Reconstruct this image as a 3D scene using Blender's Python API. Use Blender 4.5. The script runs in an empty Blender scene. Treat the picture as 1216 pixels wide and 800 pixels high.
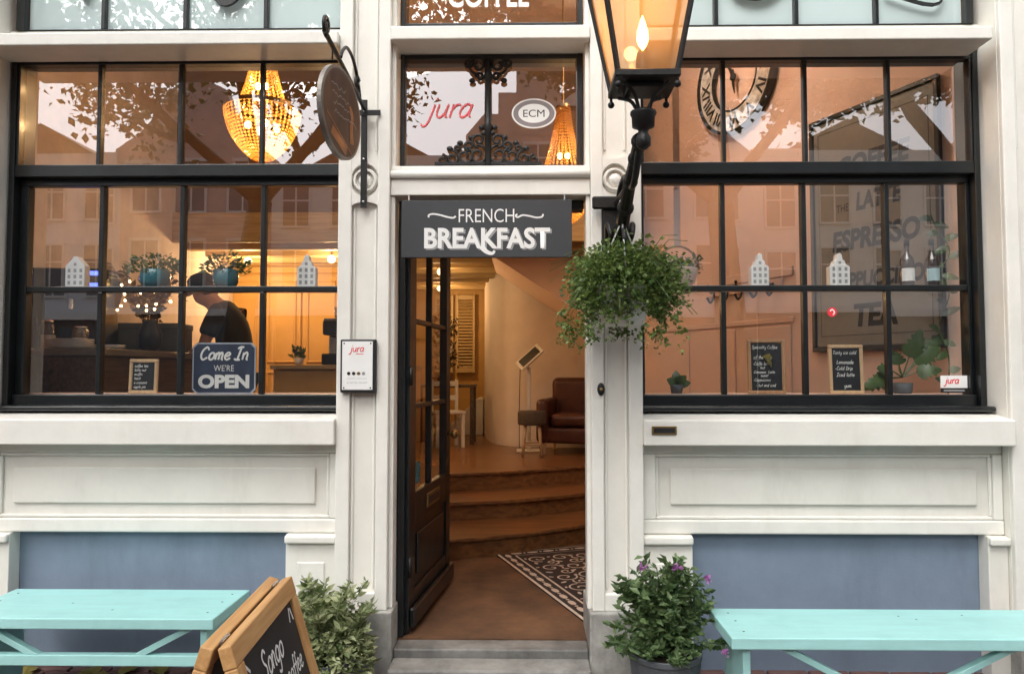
import bpy, bmesh, math, random
from math import sin, cos, pi, radians as R, sqrt, atan2
from mathutils import Vector, Matrix, Euler
random.seed(7)
S = bpy.context.scene
COL = S.collection

# ------------------------------------------------------------ camera, sky, sun, exposure
cam_d = bpy.data.cameras.new('camera')
cam_d.sensor_width = 36.0
cam_d.lens = 36.0 * 880 / 1216
cam_d.clip_start = 0.05
cam_d.clip_end = 500
cam = bpy.data.objects.new('camera', cam_d)
COL.objects.link(cam)
cam.location = (0.0, -3.83, 1.53)
cam.rotation_euler = (R(90 + 2.6), 0, R(0.9))
S.camera = cam

SUN_EL, SUN_AZ = R(50), R(200)          # azimuth measured from +Y, clockwise
W = bpy.data.worlds.new('World')
S.world = W
W.use_nodes = True
wn = W.node_tree
wn.nodes.clear()
sky = wn.nodes.new('ShaderNodeTexSky')
sky.sky_type = 'NISHITA'
sky.sun_disc = False
sky.sun_elevation = SUN_EL
sky.sun_rotation = SUN_AZ
sky.air_density = 1.0
sky.dust_density = 4.0
hs = wn.nodes.new('ShaderNodeHueSaturation')
hs.inputs['Saturation'].default_value = 0.22   # overcast: a grey sky
bg = wn.nodes.new('ShaderNodeBackground')
bg.inputs['Strength'].default_value = 0.13
wo = wn.nodes.new('ShaderNodeOutputWorld')
wn.links.new(sky.outputs[0], hs.inputs['Color'])
wn.links.new(hs.outputs[0], bg.inputs['Color'])
wn.links.new(bg.outputs[0], wo.inputs['Surface'])

sun_d = bpy.data.lights.new('sun', 'SUN')
sun_d.energy = 1.0
sun_d.angle = R(60)
sun_d.color = (1.0, 0.965, 0.91)
sun = bpy.data.objects.new('sun', sun_d)
COL.objects.link(sun)
sd = Vector((sin(SUN_AZ) * cos(SUN_EL), cos(SUN_AZ) * cos(SUN_EL), sin(SUN_EL)))
sun.rotation_euler = sd.to_track_quat('Z', 'Y').to_euler()

S.view_settings.view_transform = 'Standard'
S.view_settings.look = 'None'
S.view_settings.gamma = 1.0
S.view_settings.exposure = 1.43
S.cycles.use_denoising = True
try:
    S.cycles.denoiser = 'OPENIMAGEDENOISE'
except Exception:
    pass
S.cycles.max_bounces = 7
S.cycles.diffuse_bounces = 4
S.cycles.glossy_bounces = 4
S.cycles.transparent_max_bounces = 16
S.cycles.use_adaptive_sampling = True
S.cycles.adaptive_threshold = .025
S.cycles.sample_clamp_indirect = 6.0
S.cycles.caustics_reflective = False
S.cycles.caustics_refractive = False

# ------------------------------------------------------------ helpers
class MB:
    """Collects shapes; build() links them as one mesh object."""
    def __init__(s):
        s.v = []; s.f = []; s.M = None
    def add(s, vs, fs):
        n = len(s.v)
        if s.M is not None:
            vs = [s.M @ Vector(p) for p in vs]
        s.v.extend([tuple(p) for p in vs])
        s.f.extend([tuple(i + n for i in q) for q in fs])
        return s
    def box(s, x0, x1, y0, y1, z0, z1):
        return s.add([(x0,y0,z0),(x1,y0,z0),(x1,y1,z0),(x0,y1,z0),(x0,y0,z1),(x1,y0,z1),(x1,y1,z1),(x0,y1,z1)],
                     [(0,3,2,1),(4,5,6,7),(0,1,5,4),(1,2,6,5),(2,3,7,6),(3,0,4,7)])
    def prism(s, poly, y0, y1):
        """poly in XZ, extruded along Y"""
        n = len(poly)
        vs = [(x, y0, z) for x, z in poly] + [(x, y1, z) for x, z in poly]
        fs = [tuple(range(n)), tuple(range(2*n-1, n-1, -1))]
        fs += [((i+1) % n, i, n+i, n+(i+1) % n) for i in range(n)]
        return s.add(vs, fs)
    def prismz(s, poly, z0, z1):
        """poly in XY, extruded along Z"""
        n = len(poly)
        vs = [(x, y, z0) for x, y in poly] + [(x, y, z1) for x, y in poly]
        fs = [tuple(range(n-1, -1, -1)), tuple(range(n, 2*n))]
        fs += [(i, (i+1) % n, n+(i+1) % n, n+i) for i in range(n)]
        return s.add(vs, fs)
    def tube(s, path, r, seg=8, caps=True):
        P = [Vector(p) for p in path]
        rs = r if isinstance(r, (list, tuple)) else [r]*len(P)
        vs = []; fs = []
        up = None
        for i, p in enumerate(P):
            t = (P[min(i+1, len(P)-1)] - P[max(i-1, 0)])
            if t.length < 1e-9: t = Vector((0,0,1))
            t.normalize()
            if up is None:
                up = Vector((0,0,1)) if abs(t.z) < .9 else Vector((1,0,0))
            a = t.cross(up)
            if a.length < 1e-6: a = t.cross(Vector((0,1,0)))
            a.normalize(); b = a.cross(t).normalized(); up = b
            for k in range(seg):
                an = 2*pi*k/seg
                vs.append(p + (a*cos(an) + b*sin(an))*rs[i])
        for i in range(len(P)-1):
            for k in range(seg):
                k2 = (k+1) % seg
                fs.append((i*seg+k, i*seg+k2, (i+1)*seg+k2, (i+1)*seg+k))
        if caps:
            fs.append(tuple(range(seg-1, -1, -1)))
            fs.append(tuple((len(P)-1)*seg+k for k in range(seg)))
        return s.add(vs, fs)
    def lathe(s, prof, c=(0,0,0), seg=24, cap=True):
        """prof: (r, z) from bottom to top, round Z"""
        vs = []; fs = []
        for r, z in prof:
            for k in range(seg):
                a = 2*pi*k/seg
                vs.append((c[0]+r*cos(a), c[1]+r*sin(a), c[2]+z))
        for i in range(len(prof)-1):
            for k in range(seg):
                k2 = (k+1) % seg
                fs.append((i*seg+k, i*seg+k2, (i+1)*seg+k2, (i+1)*seg+k))
        if cap:
            fs.append(tuple(range(seg-1, -1, -1)))
            n = (len(prof)-1)*seg
            fs.append(tuple(n+k for k in range(seg)))
        return s.add(vs, fs)
    def ball(s, c, r, seg=10, rings=6, sc=(1,1,1)):
        vs = [(c[0], c[1], c[2]-r*sc[2])]; fs = []
        for i in range(1, rings):
            t = -pi/2 + pi*i/rings
            for k in range(seg):
                a = 2*pi*k/seg
                vs.append((c[0]+r*sc[0]*cos(t)*cos(a), c[1]+r*sc[1]*cos(t)*sin(a), c[2]+r*sc[2]*sin(t)))
        vs.append((c[0], c[1], c[2]+r*sc[2]))
        for k in range(seg):
            fs.append((0, 1+(k+1) % seg, 1+k))
        for i in range(rings-2):
            for k in range(seg):
                a = 1+i*seg+k; b = 1+i*seg+(k+1) % seg
                fs.append((a, b, b+seg, a+seg))
        n = len(vs)-1; q = 1+(rings-2)*seg
        for k in range(seg):
            fs.append((q+k, q+(k+1) % seg, n))
        return s.add(vs, fs)
    def ribbon(s, pts, w, y=0.0, th=0.0015, closed=False):
        """flat stroke in the XZ plane facing -Y"""
        n = len(pts)
        L = []; Rr = []
        for i, (x, z) in enumerate(pts):
            a = pts[(i-1) % n] if (i > 0 or closed) else pts[i]
            b = pts[(i+1) % n] if (i < n-1 or closed) else pts[i]
            dx, dz = b[0]-a[0], b[1]-a[1]
            l = sqrt(dx*dx+dz*dz) or 1
            ww = w[i] if isinstance(w, list) else w
            nx, nz = -dz/l*ww/2, dx/l*ww/2
            yi = y - 2e-5*i
            L.append((x+nx, yi, z+nz)); Rr.append((x-nx, yi, z-nz))
        vs = L+Rr
        m = n if closed else n-1
        fs = [(i, (i+1) % n, n+(i+1) % n, n+i) for i in range(m)]
        return s.add(vs, fs)
    def build(s, name, mat, parent=None, smooth=False, bevel=0, seg=1, solid=0):
        me = bpy.data.meshes.new(name)
        me.from_pydata(s.v, [], s.f)
        me.update()
        return link_mesh(name, me, mat, parent, smooth, bevel, seg, solid)

def link_mesh(name, me, mat, parent=None, smooth=False, bevel=0, seg=1, solid=0):
    if mat is not None:
        me.materials.append(mat)
    if smooth:
        me.polygons.foreach_set('use_smooth', [True]*len(me.polygons))
    o = bpy.data.objects.new(name, me)
    COL.objects.link(o)
    if parent is not None:
        o.parent = parent
    if solid:
        m = o.modifiers.new('solid', 'SOLIDIFY'); m.thickness = solid; m.offset = 0
    if bevel:
        m = o.modifiers.new('bevel', 'BEVEL'); m.width = bevel; m.segments = seg; m.limit_method = 'ANGLE'; m.angle_limit = R(40)
    return o

def tag(o, label=None, cat=None, group=None, kind=None):
    if label: o['label'] = label
    if cat: o['category'] = cat
    if group: o['group'] = group
    if kind: o['kind'] = kind
    return o
def thing(name, label, cat, loc=(0,0,0), rz=0.0, group=None):
    o = bpy.data.objects.new(name, None)
    COL.objects.link(o)
    o.empty_display_size = .1
    o.location = loc; o.rotation_euler = (0, 0, rz)
    return tag(o, label, cat, group)
def one(name, mb, mat, label, cat, loc=(0,0,0), rz=0.0, group=None, **k):
    o = mb.build(name, mat, None, **k)
    o.location = loc; o.rotation_euler = (0,0,rz)
    return tag(o, label, cat, group)
def copy_tree(o, parent=None):
    c = o.copy(); COL.objects.link(c); c.parent = parent
    for ch in list(o.children): copy_tree(ch, c)
    return c

def smooth_path(pts, n=6):
    """Catmull-Rom through points (2D or 3D)"""
    out = []
    m = len(pts)
    for i in range(m-1):
        p0, p1, p2, p3 = pts[max(i-1,0)], pts[i], pts[i+1], pts[min(i+2,m-1)]
        for k in range(n):
            t = k/n
            out.append(tuple(.5*((2*b)+(-a+c)*t+(2*a-5*b+4*c-d)*t*t+(-a+3*b-3*c+d)*t**3) for a, b, c, d in zip(p0,p1,p2,p3)))
    out.append(tuple(pts[-1]))
    return out

# ------------------------------------------------------------ materials
def nt(name):
    m = bpy.data.materials.new(name); m.use_nodes = True
    t = m.node_tree
    return m, t, t.nodes, t.links, t.nodes['Principled BSDF']
def mat(name, col, rough=.5, metal=0., var=.12, scale=8., bump=0., bscale=None, stretch=(1,1,1), coat=0., spec=None, dirt=None, dirt_amt=.0, detail=5):
    m, t, N, L, b = nt(name)
    b.inputs['Roughness'].default_value = rough
    b.inputs['Metallic'].default_value = metal
    if coat: b.inputs['Coat Weight'].default_value = coat; b.inputs['Coat Roughness'].default_value = .12
    if spec is not None: b.inputs['Specular IOR Level'].default_value = spec
    tc = N.new('ShaderNodeTexCoord'); mp = N.new('ShaderNodeMapping')
    mp.inputs['Scale'].default_value = stretch
    L.new(tc.outputs['Object'], mp.inputs['Vector'])
    no = N.new('ShaderNodeTexNoise'); no.inputs['Scale'].default_value = scale; no.inputs['Detail'].default_value = detail
    no.inputs['Roughness'].default_value = .62
    L.new(mp.outputs[0], no.inputs['Vector'])
    cr = N.new('ShaderNodeValToRGB')
    cr.color_ramp.elements[0].position = .32; cr.color_ramp.elements[1].position = .68
    cr.color_ramp.elements[0].color = tuple(c*(1-var) for c in col)+(1,)
    cr.color_ramp.elements[1].color = tuple(min(1, c*(1+var)) for c in col)+(1,)
    L.new(no.outputs['Fac'], cr.inputs['Fac'])
    out = cr.outputs['Color']
    if dirt is not None:
        n2 = N.new('ShaderNodeTexNoise'); n2.inputs['Scale'].default_value = 2.3; n2.inputs['Detail'].default_value = 8
        n2.inputs['Roughness'].default_value = .7
        mp2 = N.new('ShaderNodeMapping'); mp2.inputs['Scale'].default_value = (2.2, 2.2, .55)
        L.new(tc.outputs['Object'], mp2.inputs['Vector']); L.new(mp2.outputs[0], n2.inputs['Vector'])
        c2 = N.new('ShaderNodeValToRGB'); c2.color_ramp.elements[0].position = .5; c2.color_ramp.elements[1].position = .78
        mx = N.new('ShaderNodeMix'); mx.data_type = 'RGBA'
        mu = N.new('ShaderNodeMath'); mu.operation = 'MULTIPLY'; mu.inputs[1].default_value = dirt_amt
        L.new(n2.outputs['Fac'], c2.inputs['Fac']); L.new(c2.outputs['Color'], mu.inputs[0]); L.new(mu.outputs[0], mx.inputs['Factor'])
        L.new(out, mx.inputs['A']); mx.inputs['B'].default_value = tuple(dirt)+(1,)
        out = mx.outputs['Result']
    L.new(out, b.inputs['Base Color'])
    rm = N.new('ShaderNodeMapRange'); rm.inputs['To Min'].default_value = max(0, rough-.08); rm.inputs['To Max'].default_value = min(1, rough+.1)
    L.new(no.outputs['Fac'], rm.inputs['Value']); L.new(rm.outputs[0], b.inputs['Roughness'])
    if bump:
        nb = N.new('ShaderNodeTexNoise'); nb.inputs['Scale'].default_value = bscale or scale*4; nb.inputs['Detail'].default_value = 6
        L.new(mp.outputs[0], nb.inputs['Vector'])
        bp = N.new('ShaderNodeBump'); bp.inputs['Strength'].default_value = bump; bp.inputs['Distance'].default_value = .004
        L.new(nb.outputs['Fac'], bp.inputs['Height']); L.new(bp.outputs[0], b.inputs['Normal'])
    return m
def wood(name, c1, c2, rough=.45, axis='x', scale=3., coat=0.):
    m, t, N, L, b = nt(name)
    tc = N.new('ShaderNodeTexCoord'); mp = N.new('ShaderNodeMapping')
    st = {'x': (1., 14., 14.), 'y': (14., 1., 14.), 'z': (14., 14., 1.)}[axis]
    mp.inputs['Scale'].default_value = st
    L.new(tc.outputs['Object'], mp.inputs['Vector'])
    no = N.new('ShaderNodeTexNoise'); no.inputs['Scale'].default_value = scale; no.inputs['Detail'].default_value = 7; no.inputs['Distortion'].default_value = .6
    L.new(mp.outputs[0], no.inputs['Vector'])
    cr = N.new('ShaderNodeValToRGB'); cr.color_ramp.elements[0].position = .35; cr.color_ramp.elements[1].position = .66
    cr.color_ramp.elements[0].color = c1+(1,); cr.color_ramp.elements[1].color = c2+(1,)
    L.new(no.outputs['Fac'], cr.inputs['Fac']); L.new(cr.outputs[0], b.inputs['Base Color'])
    b.inputs['Roughness'].default_value = rough
    if coat: b.inputs['Coat Weight'].default_value = coat
    bp = N.new('ShaderNodeBump'); bp.inputs['Strength'].default_value = .12; bp.inputs['Distance'].default_value = .002
    L.new(no.outputs['Fac'], bp.inputs['Height']); L.new(bp.outputs[0], b.inputs['Normal'])
    return m
def leafmat(name, c1, c2, trans=.35, rough=.45):
    m, t, N, L, b = nt(name)
    ge = N.new('ShaderNodeNewGeometry')
    cr = N.new('ShaderNodeValToRGB')
    cr.color_ramp.elements[0].color = c1+(1,); cr.color_ramp.elements[1].color = c2+(1,)
    L.new(ge.outputs['Random Per Island'], cr.inputs['Fac'])
    L.new(cr.outputs[0], b.inputs['Base Color']); b.inputs['Roughness'].default_value = rough
    tr = N.new('ShaderNodeBsdfTranslucent'); L.new(cr.outputs[0], tr.inputs['Color'])
    mx = N.new('ShaderNodeMixShader'); mx.inputs[0].default_value = trans
    L.new(b.outputs[0], mx.inputs[1]); L.new(tr.outputs[0], mx.inputs[2])
    L.new(mx.outputs[0], N['Material Output'].inputs['Surface'])
    return m
def glassmat(name, k=3.2, tint=(.95,.96,.95), wav=.0, base=0.0):
    """thin window pane: clear through, mirror by Fresnel (two double-glazed sheets)"""
    m, t, N, L, b = nt(name); N.remove(b)
    tr = N.new('ShaderNodeBsdfTransparent'); tr.inputs[0].default_value = tint+(1,)
    gl = N.new('ShaderNodeBsdfGlossy'); gl.inputs['Roughness'].default_value = .0; gl.inputs['Color'].default_value = (.98,.97,.98,1)
    lw = N.new('ShaderNodeLayerWeight'); lw.inputs['Blend'].default_value = .5
    pw = N.new('ShaderNodeMath'); pw.operation = 'POWER'; pw.inputs[1].default_value = 5.0; L.new(lw.outputs['Facing'], pw.inputs[0])
    fr = N.new('ShaderNodeMath'); fr.operation = 'MULTIPLY_ADD'; fr.inputs[1].default_value = .96; fr.inputs[2].default_value = .04; L.new(pw.outputs[0], fr.inputs[0])
    mu = N.new('ShaderNodeMath'); mu.operation = 'MULTIPLY_ADD'; mu.inputs[1].default_value = k; mu.inputs[2].default_value = base; mu.use_clamp = True
    L.new(fr.outputs[0], mu.inputs[0])
    mx = N.new('ShaderNodeMixShader'); L.new(mu.outputs[0], mx.inputs[0])
    L.new(tr.outputs[0], mx.inputs[1]); L.new(gl.outputs[0], mx.inputs[2])
    if wav:
        tc = N.new('ShaderNodeTexCoord'); no = N.new('ShaderNodeTexNoise'); no.inputs['Scale'].default_value = 2.2; no.inputs['Detail'].default_value = 1
        L.new(tc.outputs['Object'], no.inputs['Vector'])
        bp = N.new('ShaderNodeBump'); bp.inputs['Strength'].default_value = wav; bp.inputs['Distance'].default_value = .01
        L.new(no.outputs['Fac'], bp.inputs['Height']); L.new(bp.outputs[0], gl.inputs['Normal'])
    L.new(mx.outputs[0], N['Material Output'].inputs['Surface'])
    return m
def emit(name, col, st):
    m, t, N, L, b = nt(name); N.remove(b)
    e = N.new('ShaderNodeEmission'); e.inputs[0].default_value = col+(1,); e.inputs[1].default_value = st
    L.new(e.outputs[0], N['Material Output'].inputs['Surface'])
    return m

M = {}
M['cream'] = mat('cream_paint', (.77,.75,.69), .42, var=.045, scale=4.5, bump=.13, bscale=34, dirt=(.46,.43,.36), dirt_amt=.30)
M['cream2'] = mat('cream_trim_paint', (.79,.775,.72), .36, var=.04, scale=7, bump=.11, bscale=30, dirt=(.48,.45,.38), dirt_amt=.26)
M['black'] = mat('black_green_gloss', (.0065,.0085,.0095), .32, var=.3, scale=6, bump=.04, bscale=20, coat=.12)
M['blue'] = mat('blue_render', (.19,.245,.325), .62, var=.07, scale=6, bump=.2, bscale=70, dirt=(.13,.165,.21), dirt_amt=.6)
M['stone'] = mat('bluestone', (.33,.325,.30), .7, var=.28, scale=9, bump=.4, bscale=45, dirt=(.10,.10,.09), dirt_amt=.7)
M['stone_d'] = mat('worn_doorstep', (.17,.165,.155), .55, var=.4, scale=7, bump=.4, bscale=40, dirt=(.05,.05,.05), dirt_amt=.7)
M['stone_m'] = mat('stained_step_stone', (.235,.23,.215), .65, var=.35, scale=6, bump=.5, bscale=50, dirt=(.06,.06,.055), dirt_amt=.85)
M['turq'] = mat('turquoise_paint', (.35,.645,.63), .45, var=.07, scale=5, bump=.10, bscale=18, stretch=(.5,3,3), dirt=(.20,.42,.40), dirt_amt=.3)
M['iron'] = mat('wrought_iron', (.012,.012,.012), .45, metal=.3, var=.3, scale=20, bump=.3, bscale=60)
M['slate'] = mat('sign_slate_grey', (.036,.039,.044), .5, var=.08, scale=4, bump=.05)
M['white'] = mat('white_print', (.80,.80,.78), .5, var=.03)
M['grey_print'] = mat('grey_print', (.30,.30,.30), .5, var=.05)
M['chalk'] = mat('chalk', (.72,.72,.70), .9, var=.2, scale=120)
M['chalkb'] = mat('chalkboard', (.008,.009,.011), .6, var=.35, scale=9)
M['oak'] = wood('a_board_wood', (.46,.235,.085), (.62,.36,.15), .5, 'x')
M['oakz'] = wood('light_wood_upright', (.46,.235,.085), (.62,.36,.15), .5, 'z')
M['pine'] = wood('small_frame_wood', (.55,.36,.20), (.66,.46,.27), .55, 'z', 6)
M['floor_w'] = wood('stair_wood', (.115,.046,.016), (.23,.10,.034), .38, 'x', 2.2, .25)
M['mat_coir'] = mat('coir_floor', (.105,.050,.022), .85, var=.45, scale=4, bump=.5, bscale=140)
M['salmon'] = mat('salmon_wall', (.70,.50,.415), .75, var=.04, scale=3, bump=.06, bscale=40)
M['salmon_l'] = mat('pale_pink_wall', (.76,.56,.46), .75, var=.04, scale=3, bump=.05, bscale=40)
M['beige'] = mat('beige_plaster', (.68,.59,.53), .75, var=.05, scale=4, bump=.06, bscale=40)
M['gold'] = mat('ochre_panelling', (.52,.31,.095), .5, var=.06, scale=4)
M['umber'] = mat('unlit_umber_wall', (.17,.095,.05), .7, var=.12, scale=3)  # brown wood, darkened in the colour to stand for the unlit upper room
M['ceil'] = mat('ceiling_paint', (.62,.52,.38), .8, var=.04)
M['beam'] = wood('ceiling_beam', (.34,.23,.10), (.46,.33,.16), .6, 'x')
M['ceramic'] = mat('white_ceramic', (.88,.875,.86), .25, var=.03, coat=.3)
M['dark'] = mat('dark_plastic', (.016,.016,.018), .35, var=.2)
M['teal'] = mat('teal_glaze', (.018,.16,.20), .2, var=.25, scale=6, coat=.5)
M['potgrey'] = mat('grey_planter', (.075,.085,.095), .6, var=.15, scale=6, bump=.15, bscale=50)
M['brass'] = mat('brass', (.32,.22,.09), .35, metal=.9, var=.2, scale=20)
M['steel'] = mat('steel', (.55,.55,.55), .25, metal=1., var=.1)
M['leather'] = mat('brown_leather', (.075,.022,.012), .35, var=.35, scale=7, bump=.25, bscale=60)
M['redink'] = mat('red_print', (.72,.035,.05), .4, var=.05)
M['redink_t'] = mat('red_window_film', (.80,.10,.12), .5, var=.05)
M['soil'] = mat('soil', (.03,.02,.013), .9, var=.4, scale=30, bump=.5)
M['bark'] = mat('bark', (.05,.038,.028), .85, var=.4, scale=9, bump=.8, bscale=18, stretch=(1,1,.3))
M['glass'] = glassmat('window_pane', 1.3, wav=.010, base=.155)
M['glass_d'] = glassmat('door_pane', 1.3, (.80,.80,.76), base=.05)
M['leaf_b'] = leafmat('basket_leaf', (.05,.105,.022), (.23,.32,.085))
M['leaf_v'] = leafmat('variegated_leaf', (.07,.115,.03), (.50,.54,.30))
M['leaf_g'] = leafmat('geranium_leaf', (.04,.09,.03), (.17,.25,.10))
M['leaf_i'] = leafmat('houseplant_leaf', (.04,.09,.02), (.17,.24,.07))
M['leaf_t'] = leafmat('street_tree_leaf', (.030,.055,.010), (.085,.12,.022), .3)
M['flower'] = leafmat('purple_petal', (.30,.08,.32), (.50,.22,.50))
M['flower_w'] = leafmat('white_petal', (.75,.75,.70), (.85,.82,.80))
M['leaf_dry'] = leafmat('fallen_leaf', (.16,.13,.03), (.42,.33,.08))

# ------------------------------------------------------------ lettering
def tmesh(body, w=None, h=None, ext=.0008, off=0.0, shear=0.0):
    """flat vector text in the XZ plane facing -Y, centred on the origin, fitted to w x h"""
    cu = bpy.data.curves.new('t', 'FONT')
    cu.body = body; cu.size = 1.0; cu.offset = off; cu.shear = shear; cu.extrude = 0.0
    cu.resolution_u = 4; cu.align_x = 'CENTER'
    o = bpy.data.objects.new('t', cu); COL.objects.link(o)
    bpy.context.view_layer.update()
    me = bpy.data.meshes.new_from_object(o.evaluated_get(bpy.context.evaluated_depsgraph_get()))
    bpy.data.objects.remove(o); bpy.data.curves.remove(cu)
    xs = [v.co.x for v in me.vertices]; ys = [v.co.y for v in me.vertices]
    cx, cy = (min(xs)+max(xs))/2, (min(ys)+max(ys))/2
    sx = w/(max(xs)-min(xs)) if w else None
    sy = h/(max(ys)-min(ys)) if h else None
    sx = sx or sy; sy = sy or sx
    for v in me.vertices:
        v.co = ((v.co.x-cx)*sx, 0.0, (v.co.y-cy)*sy)
    return me
def text(body, m, parent, loc, w=None, h=None, off=0.0, shear=0.0, name='lettering', rot=(0,0,0)):
    me = tmesh(body, w, h, off=off, shear=shear)
    o = link_mesh(name, me, m, parent)
    o.location = loc; o.rotation_euler = rot
    return o
G = {
 'a': (.65, [[(.5,.52),(.3,.62),(.1,.45),(.08,.15),(.25,0),(.45,.2),(.52,.6),(.5,.15),(.62,.02)]]),
 'c': (.58, [[(.5,.5),(.3,.62),(.1,.4),(.1,.15),(.3,0),(.55,.12)]]),
 'd': (.66, [[(.5,.5),(.3,.62),(.1,.45),(.08,.15),(.25,0),(.45,.2),(.55,1.1)], [(.55,1.1),(.52,.1),(.62,.02)]]),
 'e': (.58, [[(.08,.28),(.35,.35),(.48,.5),(.3,.62),(.1,.42),(.1,.15),(.3,0),(.55,.15)]]),
 'f': (.42, [[(.5,1.0),(.38,1.1),(.28,.9),(.25,0),(.18,-.3)], [(.05,.55),(.45,.58)]]),
 'g': (.62, [[(.5,.55),(.3,.62),(.1,.45),(.1,.15),(.28,.03),(.48,.25),(.52,.6),(.48,-.25),(.3,-.42),(.08,-.3)]]),
 'h': (.6, [[(.14,1.1),(.1,0)], [(.1,.35),(.3,.62),(.45,.45),(.45,.05),(.58,.02)]]),
 'i': (.3, [[(.12,.6),(.12,.1),(.25,.02)], [(.12,.82),(.16,.9)]]),
 'j': (.32, [[(.2,.6),(.16,-.2),(0,-.42),(-.14,-.3)], [(.2,.82),(.24,.9)]]),
 'k': (.52, [[(.14,1.1),(.1,0)], [(.45,.6),(.12,.3),(.5,0)]]),
 'l': (.32, [[(.2,1.1),(.12,.3),(.24,.02)]]),
 'm': (.8, [[(.08,.6),(.08,0)], [(.08,.35),(.25,.62),(.35,.45),(.35,0)], [(.35,.38),(.52,.62),(.63,.45),(.63,.05),(.75,.02)]]),
 'n': (.58, [[(.08,.6),(.08,0)], [(.08,.35),(.28,.62),(.42,.45),(.42,.05),(.54,.02)]]),
 'o': (.58, [[(.3,.62),(.1,.42),(.12,.1),(.3,0),(.5,.2),(.48,.5),(.3,.62)]]),
 'p': (.58, [[(.1,.6),(.06,-.4)], [(.1,.4),(.3,.62),(.5,.42),(.4,.08),(.1,.1)]]),
 'r': (.44, [[(.1,.6),(.1,0)], [(.1,.35),(.25,.58),(.44,.58)]]),
 's': (.5, [[(.45,.52),(.25,.62),(.12,.48),(.4,.2),(.3,0),(.06,.08)]]),
 't': (.42, [[(.24,.95),(.2,.15),(.35,.02)], [(.05,.6),(.4,.62)]]),
 'u': (.64, [[(.08,.6),(.1,.15),(.28,0),(.45,.2),(.5,.6)], [(.5,.6),(.5,.1),(.62,.02)]]),
 'w': (.8, [[(.06,.6),(.16,0),(.38,.5),(.55,0),(.74,.6)]]),
 'y': (.6, [[(.08,.6),(.12,.2),(.3,.1),(.48,.3),(.54,.6),(.45,-.25),(.25,-.42),(.06,-.3)]]),
 'S': (.68, [[(.6,.9),(.4,1.08),(.15,.9),(.25,.62),(.5,.4),(.45,.08),(.2,0),(.02,.15)]]),
 'C': (.72, [[(.65,.82),(.45,1.08),(.15,.8),(.08,.35),(.3,0),(.66,.2)]]),
 'I': (.62, [[(.12,.9),(.3,1.05),(.6,1.05)], [(.4,1.05),(.28,0)], [(.02,.12),(.12,0),(.5,0)]]),
 'L': (.6, [[(.18,1.05),(.12,.02)], [(.12,.02),(.58,.02)]]),
 'T': (.62, [[(.02,1.03),(.62,1.05)], [(.32,1.04),(.28,0)]]),
 'P': (.62, [[(.12,1.05),(.1,0)], [(.12,1.0),(.45,1.0),(.55,.78),(.4,.55),(.12,.52)]]),
 'D': (.66, [[(.12,1.05),(.1,0)], [(.12,1.04),(.45,.95),(.6,.55),(.42,.1),(.1,0)]]),
 '-': (.4, [[(.05,.3),(.3,.32)]]),
}
def write(mb, s, x, z, size, w, shear=.18, y=0.0, jit=0.02):
    """hand lettering in ribbons; returns the end x"""
    for ch in s:
        if ch == ' ':
            x += .45*size; continue
        adv, st = G[ch]
        for k in st:
            p = smooth_path(k, 4) if len(k) > 2 else k
            j = random.uniform(-jit, jit)
            mb.ribbon([(x+(a+shear*b)*size, z+(b+j)*size) for a, b in p], w, y)
            y -= .00004
        x += adv*size
    return x
def wlen(s, size):
    return sum(.45*size if c == ' ' else G[c][0]*size for c in s)
def handwriting(rows, m, parent, y, name='lettering', w=.002):
    """rows: (text, x0, z, size)"""
    mb = MB()
    for s, x, z, size in rows:
        write(mb, s, x, z, size, w if w else size*.13, y=y)
    return mb.build(name, m, parent)

# ------------------------------------------------------------ leaves
def leaf_cloud(n, sampler, size, curl=.25, wid=.5, seed=1):
    """n small bent leaves; sampler(rnd) -> (point, direction)"""
    rnd = random.Random(seed)
    mb = MB(); V = mb.v; F = mb.f
    for _ in range(n):
        p, d = sampler(rnd)
        d = Vector(d); d.normalize()
        a = d.cross(Vector((rnd.uniform(-1,1), rnd.uniform(-1,1), rnd.uniform(-1,1))))
        if a.length < 1e-4: continue
        a.normalize(); nn = a.cross(d)
        s = size*(.45+1.1*rnd.random()**1.3); w = s*wid*.5
        p = Vector(p)
        mid = p + d*s*.5
        i = len(V)
        V.extend([tuple(p), tuple(mid + a*w + nn*s*curl*.3), tuple(p + d*s - nn*s*curl*.4), tuple(mid - a*w + nn*s*curl*.3), tuple(mid)])
        F.extend([(i, i+1, i+4), (i+1, i+2, i+4), (i, i+4, i+3), (i+4, i+2, i+3)])
    return mb

# ------------------------------------------------------------ ground
def brick_mat():
    m, t, N, L, b = nt('brick_paving')
    tc = N.new('ShaderNodeTexCoord')
    br = N.new('ShaderNodeTexBrick'); br.inputs['Scale'].default_value = 1.0
    br.inputs['Brick Width'].default_value = .205; br.inputs['Row Height'].default_value = .075; br.inputs['Mortar Size'].default_value = .006
    br.inputs['Color1'].default_value = (.10,.05,.042,1); br.inputs['Color2'].default_value = (.15,.085,.07,1); br.inputs['Mortar'].default_value = (.05,.045,.04,1)
    L.new(tc.outputs['Object'], br.inputs['Vector']); L.new(br.outputs['Color'], b.inputs['Base Color'])
    b.inputs['Roughness'].default_value = .75
    bp = N.new('ShaderNodeBump'); bp.inputs['Strength'].default_value = .5; bp.inputs['Distance'].default_value = .006; bp.invert = True
    L.new(br.outputs['Fac'], bp.inputs['Height']); L.new(bp.outputs[0], b.inputs['Normal'])
    return m
M['paving'] = brick_mat()
M['brick'] = mat('paving_brick', (.125,.062,.055), .75, var=.35, scale=4, bump=.4, bscale=60)
M['asphalt'] = mat('asphalt', (.05,.05,.052), .85, var=.2, scale=20, bump=.4, bscale=120)
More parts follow.
